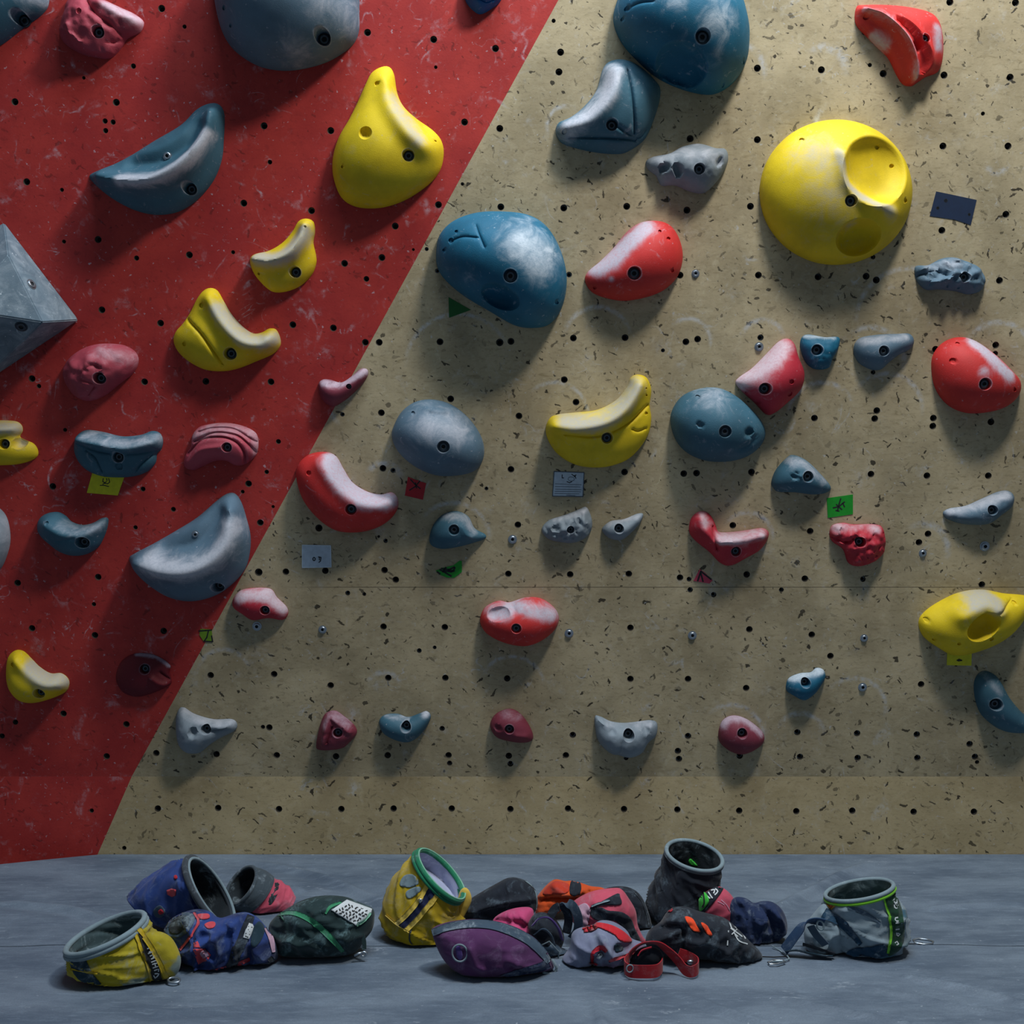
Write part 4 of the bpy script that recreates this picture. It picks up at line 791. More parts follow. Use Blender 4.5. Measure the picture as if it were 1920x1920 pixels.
def loft(name, rings, P, s, mat, parent, nseg=72, n=44, wr=.05, fold=.04, seed=0, cap=True, inner=False, shrink=1.0, ws=2.2, v1=1.0):
    RR = crrings(rings, n); vs_, fs = [], []; kmax = int(n*v1)
    for k in range(kmax+1):
        c, A, B = ring_frame(RR[k], P, s); t_ = k/n; f0 = min(1, t_/.14)**.8; 
        for i in range(nseg):
            th = 2*math.pi*i/nseg; ct, st = math.cos(th), math.sin(th); d = A*ct+B*st
            q = Vector((ct*1.4, st*1.4, t_*2.6+seed*5.3))*ws*.6
            n1 = noise.noise(q); q2 = Vector((ct*.9+t_*1.5, st*.9-t_*1.2, t_*.9+seed*3.1))*ws*.72; n2 = noise.noise(q2); n3 = noise.noise(q2*1.8+Vector((0, 0, 4)))
            rid = (1-min(1, abs(n2)*3.2)); rid2 = 1-min(1, abs(n3)*3)
            m = 1+f0*(wr*n1*1.6+fold*(rid*rid-.35)+fold*.4*(rid2*rid2-.3))
            p = c+d*m*shrink; vs_.append(zfix(p))
    K1 = kmax+1
    for k in range(K1-1):
        for i in range(nseg):
            j = (i+1) % nseg; fs.append((k*nseg+i, k*nseg+j, (k+1)*nseg+j, (k+1)*nseg+i))
    if cap:
        c, A, B = ring_frame(RR[kmax], P, s); prev = (K1-1)*nseg
        for m in (.8, .5, .2):
            b_ = len(vs_)
            for i in range(nseg):
                p = c+(vs_[(K1-1)*nseg+i]-c)*m; vs_.append(zfix(p))
            for i in range(nseg): j = (i+1) % nseg; fs.append((prev+i, prev+j, b_+j, b_+i))
            prev = b_
        fs.append(tuple(prev+i for i in reversed(range(nseg))))
    o = mesh_from(name, vs_, fs, parent, mat)
    bm = bmesh.new(); bm.from_mesh(o.data); bmesh.ops.recalc_face_normals(bm, faces=bm.faces); bm.to_mesh(o.data); bm.free()
    return o
def tube(name, pts, r, mat, parent, closed=False, n=10, sq=1.0):
    P_ = [Vector(p) for p in pts]; m = len(P_); vs_, fs = [], []; up = Vector((0, 0, 1)); pn = None
    for i in range(m):
        a, b_ = (P_[i-1], P_[(i+1) % m]) if closed else (P_[max(0, i-1)], P_[min(m-1, i+1)])
        t_ = (b_-a).normalized()
        if pn is None: pn = t_.orthogonal().normalized()
        pn = (pn-t_*pn.dot(t_)).normalized(); bn = t_.cross(pn)
        for k in range(n): th = 2*math.pi*k/n; vs_.append(P_[i]+(pn*math.cos(th)+bn*math.sin(th)*sq)*r)
    for i in range(m if closed else m-1):
        j = (i+1) % m
        # closed loops: pick the offset that best matches the frame
        off = 0
        if closed and i == m-1: off = min(range(n), key=lambda o_: (vs_[i*n]-vs_[o_]).length)
        for k in range(n): fs.append((i*n+k, i*n+(k+1) % n, j*n+(k+1+off) % n, j*n+(k+off) % n))
    if not closed: fs.append(tuple(range(n-1, -1, -1))); fs.append(tuple((m-1)*n+k for k in range(n)))
    return mesh_from(name, vs_, fs, parent, mat)
def ribbon(name, pts, wdir, width, mat, parent, thick=.0022, step=4):
    """flat webbing: pts (Vector), wdir per point or one vector"""
    P_ = np.array([tuple(p) for p in pts]); W = np.array([tuple(v_) for v_ in (wdir if isinstance(wdir, list) else [wdir]*len(pts))])
    al = np.hstack([P_, W]); al = np.vstack([2*al[0]-al[1], al, 2*al[-1]-al[-2]]); cs = []
    for i in range(1, len(al)-2):
        p0, p1, p2, p3 = al[i-1:i+3]
        for j in range(8):
            t_ = j/8; cs.append(.5*((2*p1)+(-p0+p2)*t_+(2*p0-5*p1+4*p2-p3)*t_*t_+(-p0+3*p1-3*p2+p3)*t_**3))
    cs.append(al[-2]); vs_, fs = [], []; m = len(cs)
    for i, c in enumerate(cs):
        p = Vector(c[:3]); w_ = Vector(c[3:]).normalized(); a = Vector(cs[max(0, i-1)][:3]); b_ = Vector(cs[min(m-1, i+1)][:3])
        t_ = (b_-a).normalized(); w_ = (w_-t_*w_.dot(t_)).normalized(); nn = t_.cross(w_)
        p.z = max(p.z, width/2*abs(w_.z)+.0012)
        for sx, sn in ((-1, -1), (-.33, -1.15), (.33, -1.15), (1, -1), (1, 1), (.33, 1.15), (-.33, 1.15), (-1, 1)):
            q = p+w_*width/2*sx+nn*thick/2*sn; q.z = max(q.z, .0008+.0004*(i % 3)); vs_.append(q)
    for i in range(m-1):
        for k in range(8): fs.append((i*8+k, i*8+(k+1) % 8, (i+1)*8+(k+1) % 8, (i+1)*8+k))
    fs.append(tuple(range(7, -1, -1))); fs.append(tuple((m-1)*8+k for k in range(8)))
    return mesh_from(name, vs_, fs, parent, mat, sharp=50)
def pillow(name, outline, P, s, T, mat, parent, p=.5, folds=(), wr=.08, fold=.10, seed=0, ws=1.0, dd=0.0, sp=4.0, back=.8, lean=0.0, dark=None):
    """soft body from its outline: inflated to the front and the back"""
    poly = smooth_closed(outline, sp); V, T_, loop, _ = cdt_fill(poly, sp, (), (), inset=(1.2, 3.2)); phi = inflate(V, T_, loop)
    n = len(V); hf = np.zeros(n)
    sa, ca = math.sin(seed*2.1), math.cos(seed*2.1)
    for i in range(n):
        q = Vector((V[i, 0]/46*ws, V[i, 1]/46*ws, seed*4.7)); n1 = noise.noise(q); xr, yr = V[i, 0]*ca+V[i, 1]*sa, V[i, 1]*ca-V[i, 0]*sa
        q = Vector((xr/62*ws+n1*.5, yr/26*ws+n1*.5, seed*2.3)); n2 = noise.noise(q); n3 = noise.noise(Vector((yr/34*ws, xr/17*ws+n1, seed*1.3)))
        rid = (1-min(1, abs(n2)*3.0)); rid3 = 1-min(1, abs(n3)*2.6)
        hf[i] = phi[i]**p*(1+wr*2*n1)+min(1, phi[i]*6)*(fold*(rid*rid-.3)+fold*.38*(rid3*rid3-.3))
    for ln, r, a in folds:
        d_ = seg_dist(V, smooth_open(ln, 3)); hf += a*np.exp(-(d_/r)**2)*np.clip(phi*8, 0, 1)
    hf = np.maximum(hf, 0.0)*T; yb = max(o_[1] for o_ in outline); vs_ = []
    for i in range(n):
        ln_ = lean*(yb-V[i, 1]); p0 = P(V[i, 0], V[i, 1], dd+ln_); vs_.append(zfix(Vector((p0.x, p0.y-hf[i]*s, p0.z+hf[i]*s*.12))))
    li = {v_: k for k, v_ in enumerate(loop)}; idx = {}
    for i in range(n):
        if i in li: idx[i] = i
        else:
            idx[i] = len(vs_); ln_ = lean*(yb-V[i, 1]); p0 = P(V[i, 0], V[i, 1], dd+ln_); vs_.append(zfix(Vector((p0.x, p0.y+back*T*phi[i]**p*s, p0.z))))
    fs = list(T_)+[tuple(idx[k] for k in reversed(f)) for f in T_]
    return mesh_from(name, vs_, fs, parent, mat)
def bvh_of(*objs):
    vs_, fs = [], []
    for o in objs:
        b_ = len(vs_); off = Vector((0, 0, 0)); q = o
        while q is not None: off += q.location; q = q.parent
        vs_ += [v.co+off for v in o.data.vertices]; fs += [tuple(b_+i for i in p.vertices) for p in o.data.polygons]
    return BVHTree.FromPolygons(vs_, fs)
def decal(name, poly, bvh, mat, parent, off=.0012, sp=3.0, straight=False, dlim=None):
    """a cloth patch sewn to the surface under this outline"""
    pl = np.array(poly, float)
    if straight:
        out = []
        for i in range(len(pl)):
            a, b_ = pl[i], pl[(i+1) % len(pl)]; k = max(1, int(np.linalg.norm(b_-a)/sp)); out += [a+(b_-a)*j/k for j in range(k)]
        pl = np.array(out)
    else: pl = smooth_closed(poly, sp)
    V, T_, loop, _ = cdt_fill(pl, sp, (), (), inset=())
    pts, hit = [], []
    for x, y in V:
        h = bvh.ray_cast(CAM, ray(x, y).normalized())
        pts.append(None if h[0] is None else (h[0], h[1] if h[1].dot(ray(x, y)) < 0 else -h[1]))
    ok = [p_ for p_ in pts if p_]
    if not ok: return None
    dm = np.median([p_[0].y for p_ in ok])
    vs_ = []
    for i, p_ in enumerate(pts):
        if p_ is None or abs(p_[0].y-dm) > .12:
            r_ = ray(*V[i]); g = bvh.find_nearest(CAM+r_*dm); q = g[0]; nn = g[1] if g[1].dot(r_) < 0 else -g[1]
        else: q, nn = p_
        v_ = q+nn*off-ray(*V[i]).normalized()*off*.5; vs_.append(v_)
    n = len(vs_); b_ = n; vs_ += [vs_[i]+ray(*V[i]).normalized()*off*2.2 for i in loop]; m = len(loop); fs = list(T_)
    for i in range(m): j = (i+1) % m; fs.append((loop[i], loop[j], b_+j, b_+i))
    return mesh_from(name, vs_, fs, parent, mat)
def band(pts, wd):
    L = smooth_open([tuple(p) for p in pts], 4); w_ = np.interp(np.linspace(0, 1, len(L)), np.linspace(0, 1, len(wd)), wd) if hasattr(wd, '__len__') else np.full(len(L), wd)
    dl = np.gradient(L, axis=0); nl = np.stack([-dl[:, 1], dl[:, 0]], 1)/np.maximum(np.linalg.norm(dl, axis=1), 1e-6)[:, None]
    return [tuple(q) for q in (L+nl*w_[:, None]/2)]+[tuple(q) for q in (L-nl*w_[:, None]/2)[::-1]]
def script_marks(name, strokes, wd, bvh, mat, parent, off=.0022):
    """printed strokes, one mesh"""
    obs = []
    vs_, fs = [], []
    for st in strokes:
        poly = band(st, wd) if len(st) > 2 else stroke(st, wd)[0]
        pl = [tuple(q) for q in poly]; k = len(pl)//2; P2 = []
        for x, y in pl:
            h = bvh.ray_cast(CAM, ray(x, y).normalized())
            if h[0] is None: g = bvh.find_nearest(at(x, y, 2.8)); q = g[0]
            else: q = h[0]
            P2.append(q-ray(x, y).normalized()*off)
        b_ = len(vs_); vs_ += P2
        if len(st) > 2:
            for i in range(k-1): fs.append((b_+i, b_+i+1, b_+len(pl)-2-i, b_+len(pl)-1-i))
        else: fs.append(tuple(range(b_, b_+len(pl))))
    return mesh_from(name, vs_, fs, parent, mat)
def rim_tube(ring, P, s, r, mat, parent, name='rim', sq=1.0, grow=1.0):
    c, A, B = ring_frame(ring, P, s)
    return tube(name, [c+(A*math.cos(2*math.pi*i/72)+B*math.sin(2*math.pi*i/72))*grow for i in range(72)], r*s, mat, parent, closed=True, sq=sq)
def flatring(name, P, s, cx, cy, rx, ry, r, mat, parent, dd=0, rot=0, d=None):
    ca, sa = math.cos(math.radians(rot)), math.sin(math.radians(rot)); pts = []
    for i in range(28):
        th = 2*math.pi*i/28; x, y = rx*math.cos(th), ry*math.sin(th); pts.append(P(cx+x*ca-y*sa, cy+x*sa+y*ca, dd))
    return tube(name, pts, r*s, mat, parent, closed=True, n=8)
def base_of(x, d): return Vector(((x-960)/F*d, d, 0))
def openbag(rings, d0, label, body, rim, lining, rimr=5, seed=0, wr=.05, fold=.05, cut=.55, ws=2.2, name='chalk_bag', loc=None, **kw):
    P, s = ctx(0, 0, d0); e = thing(name, base_of(rings[-1][0], d0), label, 'chalk bag', 'chalk bags piled on the grey mat')
    b_ = loft('bag_body', rings, P, s, body, e, seed=seed, wr=wr, fold=fold, ws=ws, **kw)
    l = loft('lining', rings, P, s, lining, e, seed=seed, wr=wr*.8, fold=fold*.8, ws=ws, shrink=.93, v1=cut)
    rm = rim_tube(rings[0], P, s, rimr, rim, e)
    return e, P, s, b_, l, rm

def gv(x, y, z=.003):
    a_ = gp(x, y); return Vector((a_[0], a_[1], z))
# 1 yellow and grey bucket at the left
R1 = [(198,1750,74,72,110,.29,0), (209,1773,82,74,107,.30,4), (228,1793,88,74,103,.32,6), (246,1812,84,68,98,.34,6), (250,1826,74,56,95,.36,6)]
e, P, s, b1, l1, r1 = openbag(R1, 2.70, 'yellow chalk bucket with grey patches and wide grey rim, frontmost at the left', K['yellowgrey'], K['rimgrey'], K['lininggrey'], rimr=5.5, seed=1, fold=.09)
rim_tube((200,1757,76,74,110,.29,2), P, s, 5, K['rimgrey'], e, name='rim_band')
pk = pillow('side_pocket', [(272,1752),(296,1747),(318,1757),(332,1778),(339,1803),(333,1824),(316,1838),(292,1844),(266,1830),(262,1790)], P, s, 30, K['yellowgrey'], e, dd=-14, seed=2, wr=.1, fold=.12)
bv = bvh_of(b1, pk)
decal('dark_panel', [(129,1782),(150,1783),(158,1792),(172,1822),(190,1845),(182,1848),(150,1838),(134,1815)], bv, K['teal'], e)
decal('binding', band([(133,1818),(160,1822),(184,1824)], 3), bv, K['yellow'], e, off=.0026)
decal('strap', band([(263,1750),(276,1782),(290,1815),(297,1842)], [8, 14, 17, 16]), bv, K['ink'], e, off=.0020)
decal('binding', band([(259,1742),(280,1768),(298,1800),(312,1832)], 9), bv, K['yellow'], e, off=.0034)
decal('binding', band([(251,1744),(266,1785),(279,1815),(284,1840)], 6), bv, K['yellow'], e, off=.0028)
bv2 = bv
script_marks('lettering', [[(276,1779),(281,1777),(283,1783),(279,1786)],[(278,1788),(285,1785)],[(281,1793),(288,1790),(287,1796)],[(284,1798),(291,1795)],[(284,1804),(292,1801)],[(286,1808),(294,1806)],[(290,1806),(292,1813)],[(287,1815),(296,1812)],[(289,1820),(298,1817),(297,1822)],[(288,1829),(291,1834),(298,1826),(290,1826)]], 2.2, bv, K['white'], e, off=.0052)
P, s = ctx(0, 0, 2.655)
tg = tube('charm', [P(326+11*math.cos(a_), 1838+5*math.sin(a_), -8*math.sin(a_)) for a_ in np.linspace(0, 2*math.pi, 24, endpoint=False)], 2.2*s, K['metal'], e, closed=True, n=8)
# 2 blue bag lying behind
R2 = [(393,1674,76,70,31,.34,0), (372,1683,80,70,33,.3,10), (336,1694,74,64,38,.25,18), (298,1704,58,54,44,.22,22), (270,1710,42,44,46,.2,22)]
e, P, s, b2, l2, r2 = openbag(R2, 2.98, 'blue chalk bag with coral badges, lying back with its round mouth facing right', K['blue'], K['rimdark'], K['lining'], rimr=6, seed=4, fold=.10, wr=.05)
rim_tube((397,1672,72,66,31,.34,0), P, s, 3, K['rimgrey'], e, name='rim_piping')
bv = bvh_of(b2)
decal('badge', [(313,1669),(322,1666),(331,1668),(330,1679),(323,1682),(314,1677)], bv, K['coral'], e, straight=True)
decal('badge', [(288,1707),(300,1697),(310,1708),(304,1719),(292,1719)], bv, K['slate'], e); decal('badge_centre', [(297,1708),(303,1704),(308,1711),(300,1714)], bv, K['coraldk'], e, off=.0024)
decal('badge', [(378,1684),(384,1683),(391,1692),(386,1696)], bv, K['coraldk'], e); decal('badge', [(326,1643),(331,1641),(333,1647),(328,1649)], bv, K['coraldk'], e); decal('badge', [(345,1645),(352,1646),(354,1653),(348,1651)], bv, K['coraldk'], e)
# 3 crumpled blue bag in front
P, s = ctx(0, 0, 2.79); e = thing('chalk_bag', base_of(415, 2.79), 'crumpled blue chalk bag with coral triangle badges and black strap, front left', 'chalk bag', 'chalk bags piled on the grey mat')
b3 = pillow('bag_body', [(308,1745),(320,1724),(342,1712),(368,1706),(395,1712),(408,1724),(440,1714),(462,1712),(482,1722),(500,1743),(515,1765),(521,1790),(516,1806),(498,1814),(470,1816),(452,1824),(420,1831),(380,1829),(350,1822),(338,1802),(333,1778),(315,1765)], P, s, 56, K['blue'], e, seed=5, wr=.10, fold=.26,
    folds=[([(345,1780),(390,1760),(425,1740),(450,1720)],7,.22), ([(408,1722),(400,1760),(385,1800)],6,-.22), ([(480,1735),(475,1790),(460,1818)],6,-.22), ([(380,1812),(430,1800),(465,1780)],7,.18)])
bv = bvh_of(b3)
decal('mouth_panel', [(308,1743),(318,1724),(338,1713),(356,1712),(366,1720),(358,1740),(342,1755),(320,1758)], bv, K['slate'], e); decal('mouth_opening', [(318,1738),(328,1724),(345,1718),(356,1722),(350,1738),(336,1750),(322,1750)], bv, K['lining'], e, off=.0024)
decal('piping', band([(364,1712),(372,1730),(356,1758),(338,1782)], 5), bv, K['coral'], e, off=.0022)
decal('strap', band([(470,1718),(458,1752),(444,1785),(432,1815)], [14,20,20,18]), bv, K['black'], e, off=.002)
decal('label', band([(472,1735),(463,1758)], [9,9]) if False else [(466,1732),(476,1735),(466,1762),(456,1759)], bv, K['white'], e, off=.0034, straight=True)
script_marks('lettering', [[(466,1737),(473,1739)],[(465,1743),(471,1742),(468,1747)],[(461,1750),(468,1752)],[(460,1755),(465,1757)]], 1.8, bv, K['ink'], e, off=.0062)
decal('badge', [(362,1780),(384,1778),(396,1790),(390,1800),(371,1808)], bv, K['coral'], e, straight=True); decal('badge_centre', [(376,1783),(388,1783),(392,1792),(384,1797),(376,1793)], bv, K['pale'], e, off=.0024)
decal('badge', [(363,1768),(370,1765),(376,1777),(364,1777)], bv, K['coral'], e, straight=True); decal('badge', [(383,1734),(395,1728),(404,1731),(402,1739),(390,1742)], bv, K['coral'], e)
decal('badge', [(370,1715),(390,1714),(392,1722),(376,1724)], bv, K['coral'], e)
decal('hem', band([(362,1824),(400,1822),(440,1810),(468,1798)], [6,9,9,7]), bv, K['coraldk'], e)
decal('stripe', band([(498,1740),(508,1762),(512,1785)], [8,9,6]), bv, K['pale'], e, off=.002); decal('side_panel', [(486,1728),(496,1742),(488,1765),(474,1776),(470,1760),(476,1738)], bv, K['teal'], e)
decal('side_panel', band([(505,1796),(512,1806),(490,1812),(474,1812)], 10), bv, K['black'], e)
# 4 charcoal-mouthed pink bag
P, s = ctx(0, 0, 3.14); R4 = [(452,1661,39,38,143,.52,0), (468,1668,42,41,143,.45,8), (484,1678,42,41,140,.35,14), (502,1688,43,42,143,.25,18), (524,1694,36,38,146,.2,22), (545,1700,20,26,150,.1,22)]
e = thing('chalk_bag', base_of(500, 3.14), 'pink chalk bag with a wide charcoal mouth, behind the blue bags', 'chalk bag', 'chalk bags piled on the grey mat')
loft('bag_body', R4[2:], P, s, K['pink'], e, seed=7, wr=.05, fold=.06, ws=2.2, shrink=.95); loft('collar', R4[:3], P, s, K['rimcoal'], e, seed=7, wr=.01, fold=.01, cap=False, shrink=1.03)
loft('lining', R4[:4], P, s, K['lining'], e, seed=7, wr=.02, fold=.02, shrink=.93); rim_tube(R4[0], P, s, 3.6, K['rimcoal'], e)
# 5 green-black pouch
P, s = ctx(0, 0, 2.84); e = thing('pouch', base_of(600, 2.84), 'dark green zipped pouch with a green stripe and a white printed patch', 'pouch')
b5 = pillow('pouch_body', [(504,1738),(515,1720),(540,1703),(570,1688),(605,1681),(645,1683),(672,1693),(699,1705),(702,1724),(697,1745),(684,1762),(672,1780),(650,1791),(600,1797),(550,1796),(525,1787),(513,1765)], P, s, 60, K['greendk'], e, seed=9, wr=.08, fold=.12, folds=[([(600,1700),(598,1712),(625,1715)],5,.12), ([(515,1745),(540,1752),(560,1745)],5,.12), ([(530,1785),(545,1755),(580,1760)],8,.12)])
bv = bvh_of(b5)
decal('stripe', band([(516,1716),(550,1712),(585,1727),(618,1756),(643,1784)], [4,9,11,11,8]), bv, K['green'], e); decal('handle', band([(610,1713),(620,1700),(640,1692)], [4,6,4]), bv, K['green'], e)
decal('patch', [(621,1707),(650,1688),(697,1705),(694,1716),(666,1735)], bv, K['white'], e, off=.002, straight=True)
rs = random.Random(4); st = []
for i in range(7):
    for j in range(6):
        x = 625+6.6*i+5.6*j+rs.uniform(-1, 1); y = 1706+3.6*i-3.4*j+rs.uniform(-1, 1)
        if inside(np.array([(627,1708),(651,1693),(690,1705),(688,1714),(666,1729)], float), np.array([[x, y]]))[0]: a_ = rs.choice((.4, 2.4, 1.2, 0)); st.append([(x-2.6*math.cos(a_), y-2.2*math.sin(a_)), (x+rs.uniform(-1, 1), y+rs.uniform(-1.5, 1.5)), (x+2.6*math.cos(a_), y+2.2*math.sin(a_))])
script_marks('printed_marks', st, 2.4, bv, K['ink'], e, off=.0046)
decal('patch_edge', band([(694,1712),(684,1724),(668,1735)], 4), bv, K['mint'], e, off=.003)
ribbon('pull_loop', [P(676,1748,-30), P(682,1762,-34), P(683,1780,-38)], Vector((1,0,0)), 8*s, K['greendk'], e)
flatring('cord_lock', P, s, 682, 1789, 5, 4, 2, K['metal'], e, dd=-40); tube('cord', [P(664,1792,-44), P(672,1788,-42), P(680,1786,-40)], 2.4*s, K['metal'], e)
# 6 upright yellow bag with green rim
R6 = [(825,1641,60,56,43,.36,0), (807,1666,68,62,52,.33,5), (796,1703,78,68,72,.31,8), (794,1733,77,64,86,.33,6), (795,1751,66,58,90,.35,6)]
e, P, s, b6, l6, r6 = openbag(R6, 2.95, 'upright yellow chalk bag with a green rim, standing in the middle', K['yellow'], K['greenrim'], K['liningpale'], rimr=5, seed=12, fold=.09, wr=.04, cut=.22)
rim_tube((829,1638,60,56,43,.36,0), P, s, 1.6, K['mint'], e, name='rim_piping'); rim_tube((820,1645,62,58,43,.36,2), P, s, 4.0, K['greenrim'], e, name='rim_band')
bv = bvh_of(b6)
decal('strap', band([(814,1665),(795,1690),(772,1718),(752,1738)], 15), bv, K['navyband'], e, off=.002)
decal('strap_edge', band([(804,1655),(785,1688),(762,1716),(744,1732)], 9), bv, K['yellowband'], e, off=.003); decal('strap_edge', band([(826,1668),(806,1695),(785,1720),(762,1744)], 9), bv, K['yellowband'], e, off=.003)
decal('seam', band([(724,1715),(745,1733),(768,1748)], 2.5), bv, K['yellowband'], e, off=.003); decal('seam', band([(771,1742),(768,1760),(775,1776)], 2.5), bv, K['rimdark'], e, off=.0016)
decal('scuffed_panel', [(757,1643),(775,1640),(785,1655),(770,1664),(750,1660)], bv, K['rimgrey'], e); decal('scuffed_panel', [(762,1672),(782,1662),(790,1668),(775,1682),(764,1684)], bv, K['rimgrey'], e)
decal('stud', [(784,1688),(788,1685),(792,1689),(789,1693)], bv, K['metal'], e, off=.0034)
sp_ = pillow('side_pocket', [(862,1672),(872,1664),(881,1672),(884,1690),(872,1715),(864,1730),(852,1735),(856,1700)], P, s, 9, K['yellowband'], e, dd=16, seed=3)
# 7 plum pouch
P, s = ctx(0, 0, 2.735); e = thing('pouch', base_of(920, 2.735), 'plum coloured pouch with a dark blue edge band and white oval ring, frontmost', 'pouch')
b7 = pillow('pouch_body', [(810,1750),(812,1740),(838,1731),(880,1726),(922,1729),(962,1740),(998,1757),(1020,1778),(1034,1800),(1038,1816),(1020,1824),(985,1829),(945,1836),(905,1837),(870,1831),(845,1813),(825,1787)], P, s, 64, K['purple'], e, seed=15, wr=.05, fold=.05, folds=[([(885,1765),(892,1790),(905,1805)],7,.12), ([(955,1785),(985,1800),(1010,1803)],8,.14), ([(960,1800),(985,1812),(1010,1810)],6,-.14)])
bv = bvh_of(b7)
decal('edge_band', band([(812,1749),(845,1738),(885,1733),(925,1736),(965,1749),(1000,1770),(1030,1802)], [12,14,15,16,18,17,14]), bv, K['slate'], e, off=.002)
decal('edge_band', band([(1028,1806),(1010,1814),(975,1822),(935,1831)], [18,14,10,4]), bv, K['navy'], e, off=.0016)
ringo = flatring('oval_ring', P, s, 862, 1787, 14, 16, 1.7, K['rimgrey'], e, dd=-58, rot=-8)
decal('tab', [(855,1776),(862,1774),(868,1790),(864,1800),(858,1796)], bv, K['violet'], e, off=.002)
tube('cord', [P(1036,1800,-10), P(1044,1815,-6), P(1040,1826,-8), P(1028,1826,-14), P(1018,1823,-20)], 2.6*s, K['rimgrey'], e)
# 8 black pouch behind
P, s = ctx(0, 0, 3.02); e = thing('pouch', base_of(940, 3.02), 'scuffed black pouch with a folded top seam, behind the plum pouch', 'pouch')
b8 = pillow('pouch_body', [(868,1708),(874,1692),(900,1675),(932,1657),(952,1647),(972,1647),(995,1658),(1007,1678),(1006,1705),(985,1722),(940,1730),(890,1732),(870,1724)], P, s, 40, K['black'], e, seed=18, wr=.1, fold=.15, folds=[([(878,1705),(920,1692),(960,1682),(1004,1680)],5,.22)])
decal('seam', band([(985,1652),(1000,1665),(1006,1685),(1005,1705)], 2), bvh_of(b8), K['rimgrey'], e)
# 9 orange stuff sack
P, s = ctx(0, 0, 3.1); e = thing('stuff_sack', base_of(1060, 3.1), 'crumpled orange stuff sack with a black band', 'sack')
b9 = pillow('sack_body', [(1003,1692),(1014,1672),(1038,1650),(1060,1653),(1070,1652),(1090,1656),(1108,1662),(1128,1664),(1142,1672),(1130,1682),(1098,1690),(1062,1702),(1030,1722),(1008,1722)], P, s, 30, K['orange'], e, seed=21, wr=.12, fold=.22, folds=[([(1008,1686),(1045,1680),(1090,1680)],4,-.4), ([(1040,1655),(1055,1668),(1068,1672)],5,.2)])
bv = bvh_of(b9); decal('band', [(1071,1653),(1088,1657),(1087,1677),(1069,1677)], bv, K['black'], e, off=.002); decal('top_flap', [(1018,1676),(1038,1654),(1058,1655),(1067,1660),(1064,1674),(1040,1677)], bv, K['orangedk'], e)
# 12 magenta pouch
P, s = ctx(0, 0, 2.9); e = thing('pouch', base_of(965, 2.9), 'small pink pouch squeezed between plum pouch and black pouch', 'pouch')
b12 = pillow('pouch_body', [(924,1726),(940,1713),(966,1704),(994,1702),(1001,1712),(1000,1740),(992,1764),(970,1775),(945,1765),(930,1745)], P, s, 36, K['magenta'], e, seed=23, wr=.1, fold=.18, folds=[([(930,1724),(965,1725),(995,1735)],6,-.25)])
# 10 pink backpack and its black back
P, s = ctx(0, 0, 3.03); e = thing('backpack', base_of(1190, 3.03), 'black rucksack lying behind the pink bag', 'bag')
b10b = pillow('bag_body', [(1110,1680),(1135,1666),(1168,1662),(1192,1670),(1208,1690),(1220,1725),(1222,1752),(1214,1768),(1190,1775),(1150,1760),(1120,1720)], P, s, 28, K['black'], e, seed=26, wr=.08, fold=.14, folds=[([(1195,1725),(1210,1735),(1222,1755)],5,.2)])
decal('piping', band([(1190,1674),(1204,1692),(1214,1722),(1218,1748)], 1.8), bvh_of(b10b), K['rimdark'], e)
P, s = ctx(0, 0, 2.91); e = thing('backpack', base_of(1135, 2.91), 'dusty pink bag with black zip panels, in the heap right of centre', 'bag')
b10 = pillow('bag_body', [(1066,1702),(1082,1686),(1112,1672),(1150,1666),(1166,1668),(1180,1686),(1192,1708),(1196,1735),(1205,1755),(1212,1768),(1190,1776),(1140,1780),(1100,1775),(1085,1745),(1070,1722)], P, s, 46, K['pink'], e, seed=27, wr=.08, fold=.12, folds=[([(1100,1708),(1102,1730),(1110,1745)],5,-.2)])
bv = bvh_of(b10)
decal('zip_panel', [(1106,1702),(1130,1690),(1158,1676),(1162,1682),(1163,1696),(1130,1698),(1112,1704)], bv, K['black'], e, off=.002); decal('zip', band([(1110,1699),(1130,1692),(1143,1688)], 3), bv, K['rimgrey'], e, off=.0036)
decal('side_panel', [(1106,1704),(1128,1702),(1140,1708),(1165,1710),(1182,1722),(1190,1742),(1200,1764),(1186,1762),(1170,1742),(1152,1726),(1128,1728),(1112,1722)], bv, K['black'], e, off=.002)
decal('fold_panel', [(1083,1702),(1098,1694),(1107,1704),(1106,1722),(1096,1745),(1088,1735),(1090,1715)], bv, K['pale'], e, off=.002)
# 11 grey lilac bag
P, s = ctx(0, 0, 2.79); e = thing('drawstring_bag', base_of(1120, 2.79), 'grey and red drawstring bag with a round white badge, front of the heap', 'bag')
b11 = pillow('bag_body', [(1054,1798),(1068,1778),(1072,1752),(1086,1742),(1110,1738),(1125,1728),(1150,1730),(1175,1745),(1186,1762),(1205,1768),(1204,1785),(1185,1798),(1165,1812),(1125,1820),(1085,1820),(1062,1814)], P, s, 56, K['greyfab'], e, seed=30, wr=.1, fold=.16, folds=[([(1120,1742),(1135,1765),(1145,1785)],6,.2), ([(1110,1810),(1108,1790),(1125,1775)],6,-.2)])
bv = bvh_of(b11)
decal('red_panel', [(1092,1744),(1100,1732),(1125,1731),(1150,1737),(1172,1750),(1184,1765),(1164,1765),(1150,1752),(1122,1740),(1105,1739)], bv, K['redfab'], e, off=.002)
decal('trim', band([(1118,1818),(1110,1802),(1113,1785),(1128,1776),(1138,1784)], [6,7,6,9,6]), bv, K['coraldk'], e, off=.002); decal('badge', [(1119,1791),(1124,1785),(1130,1787),(1131,1793),(1126,1797),(1121,1796)], bv, K['white'], e, off=.003)
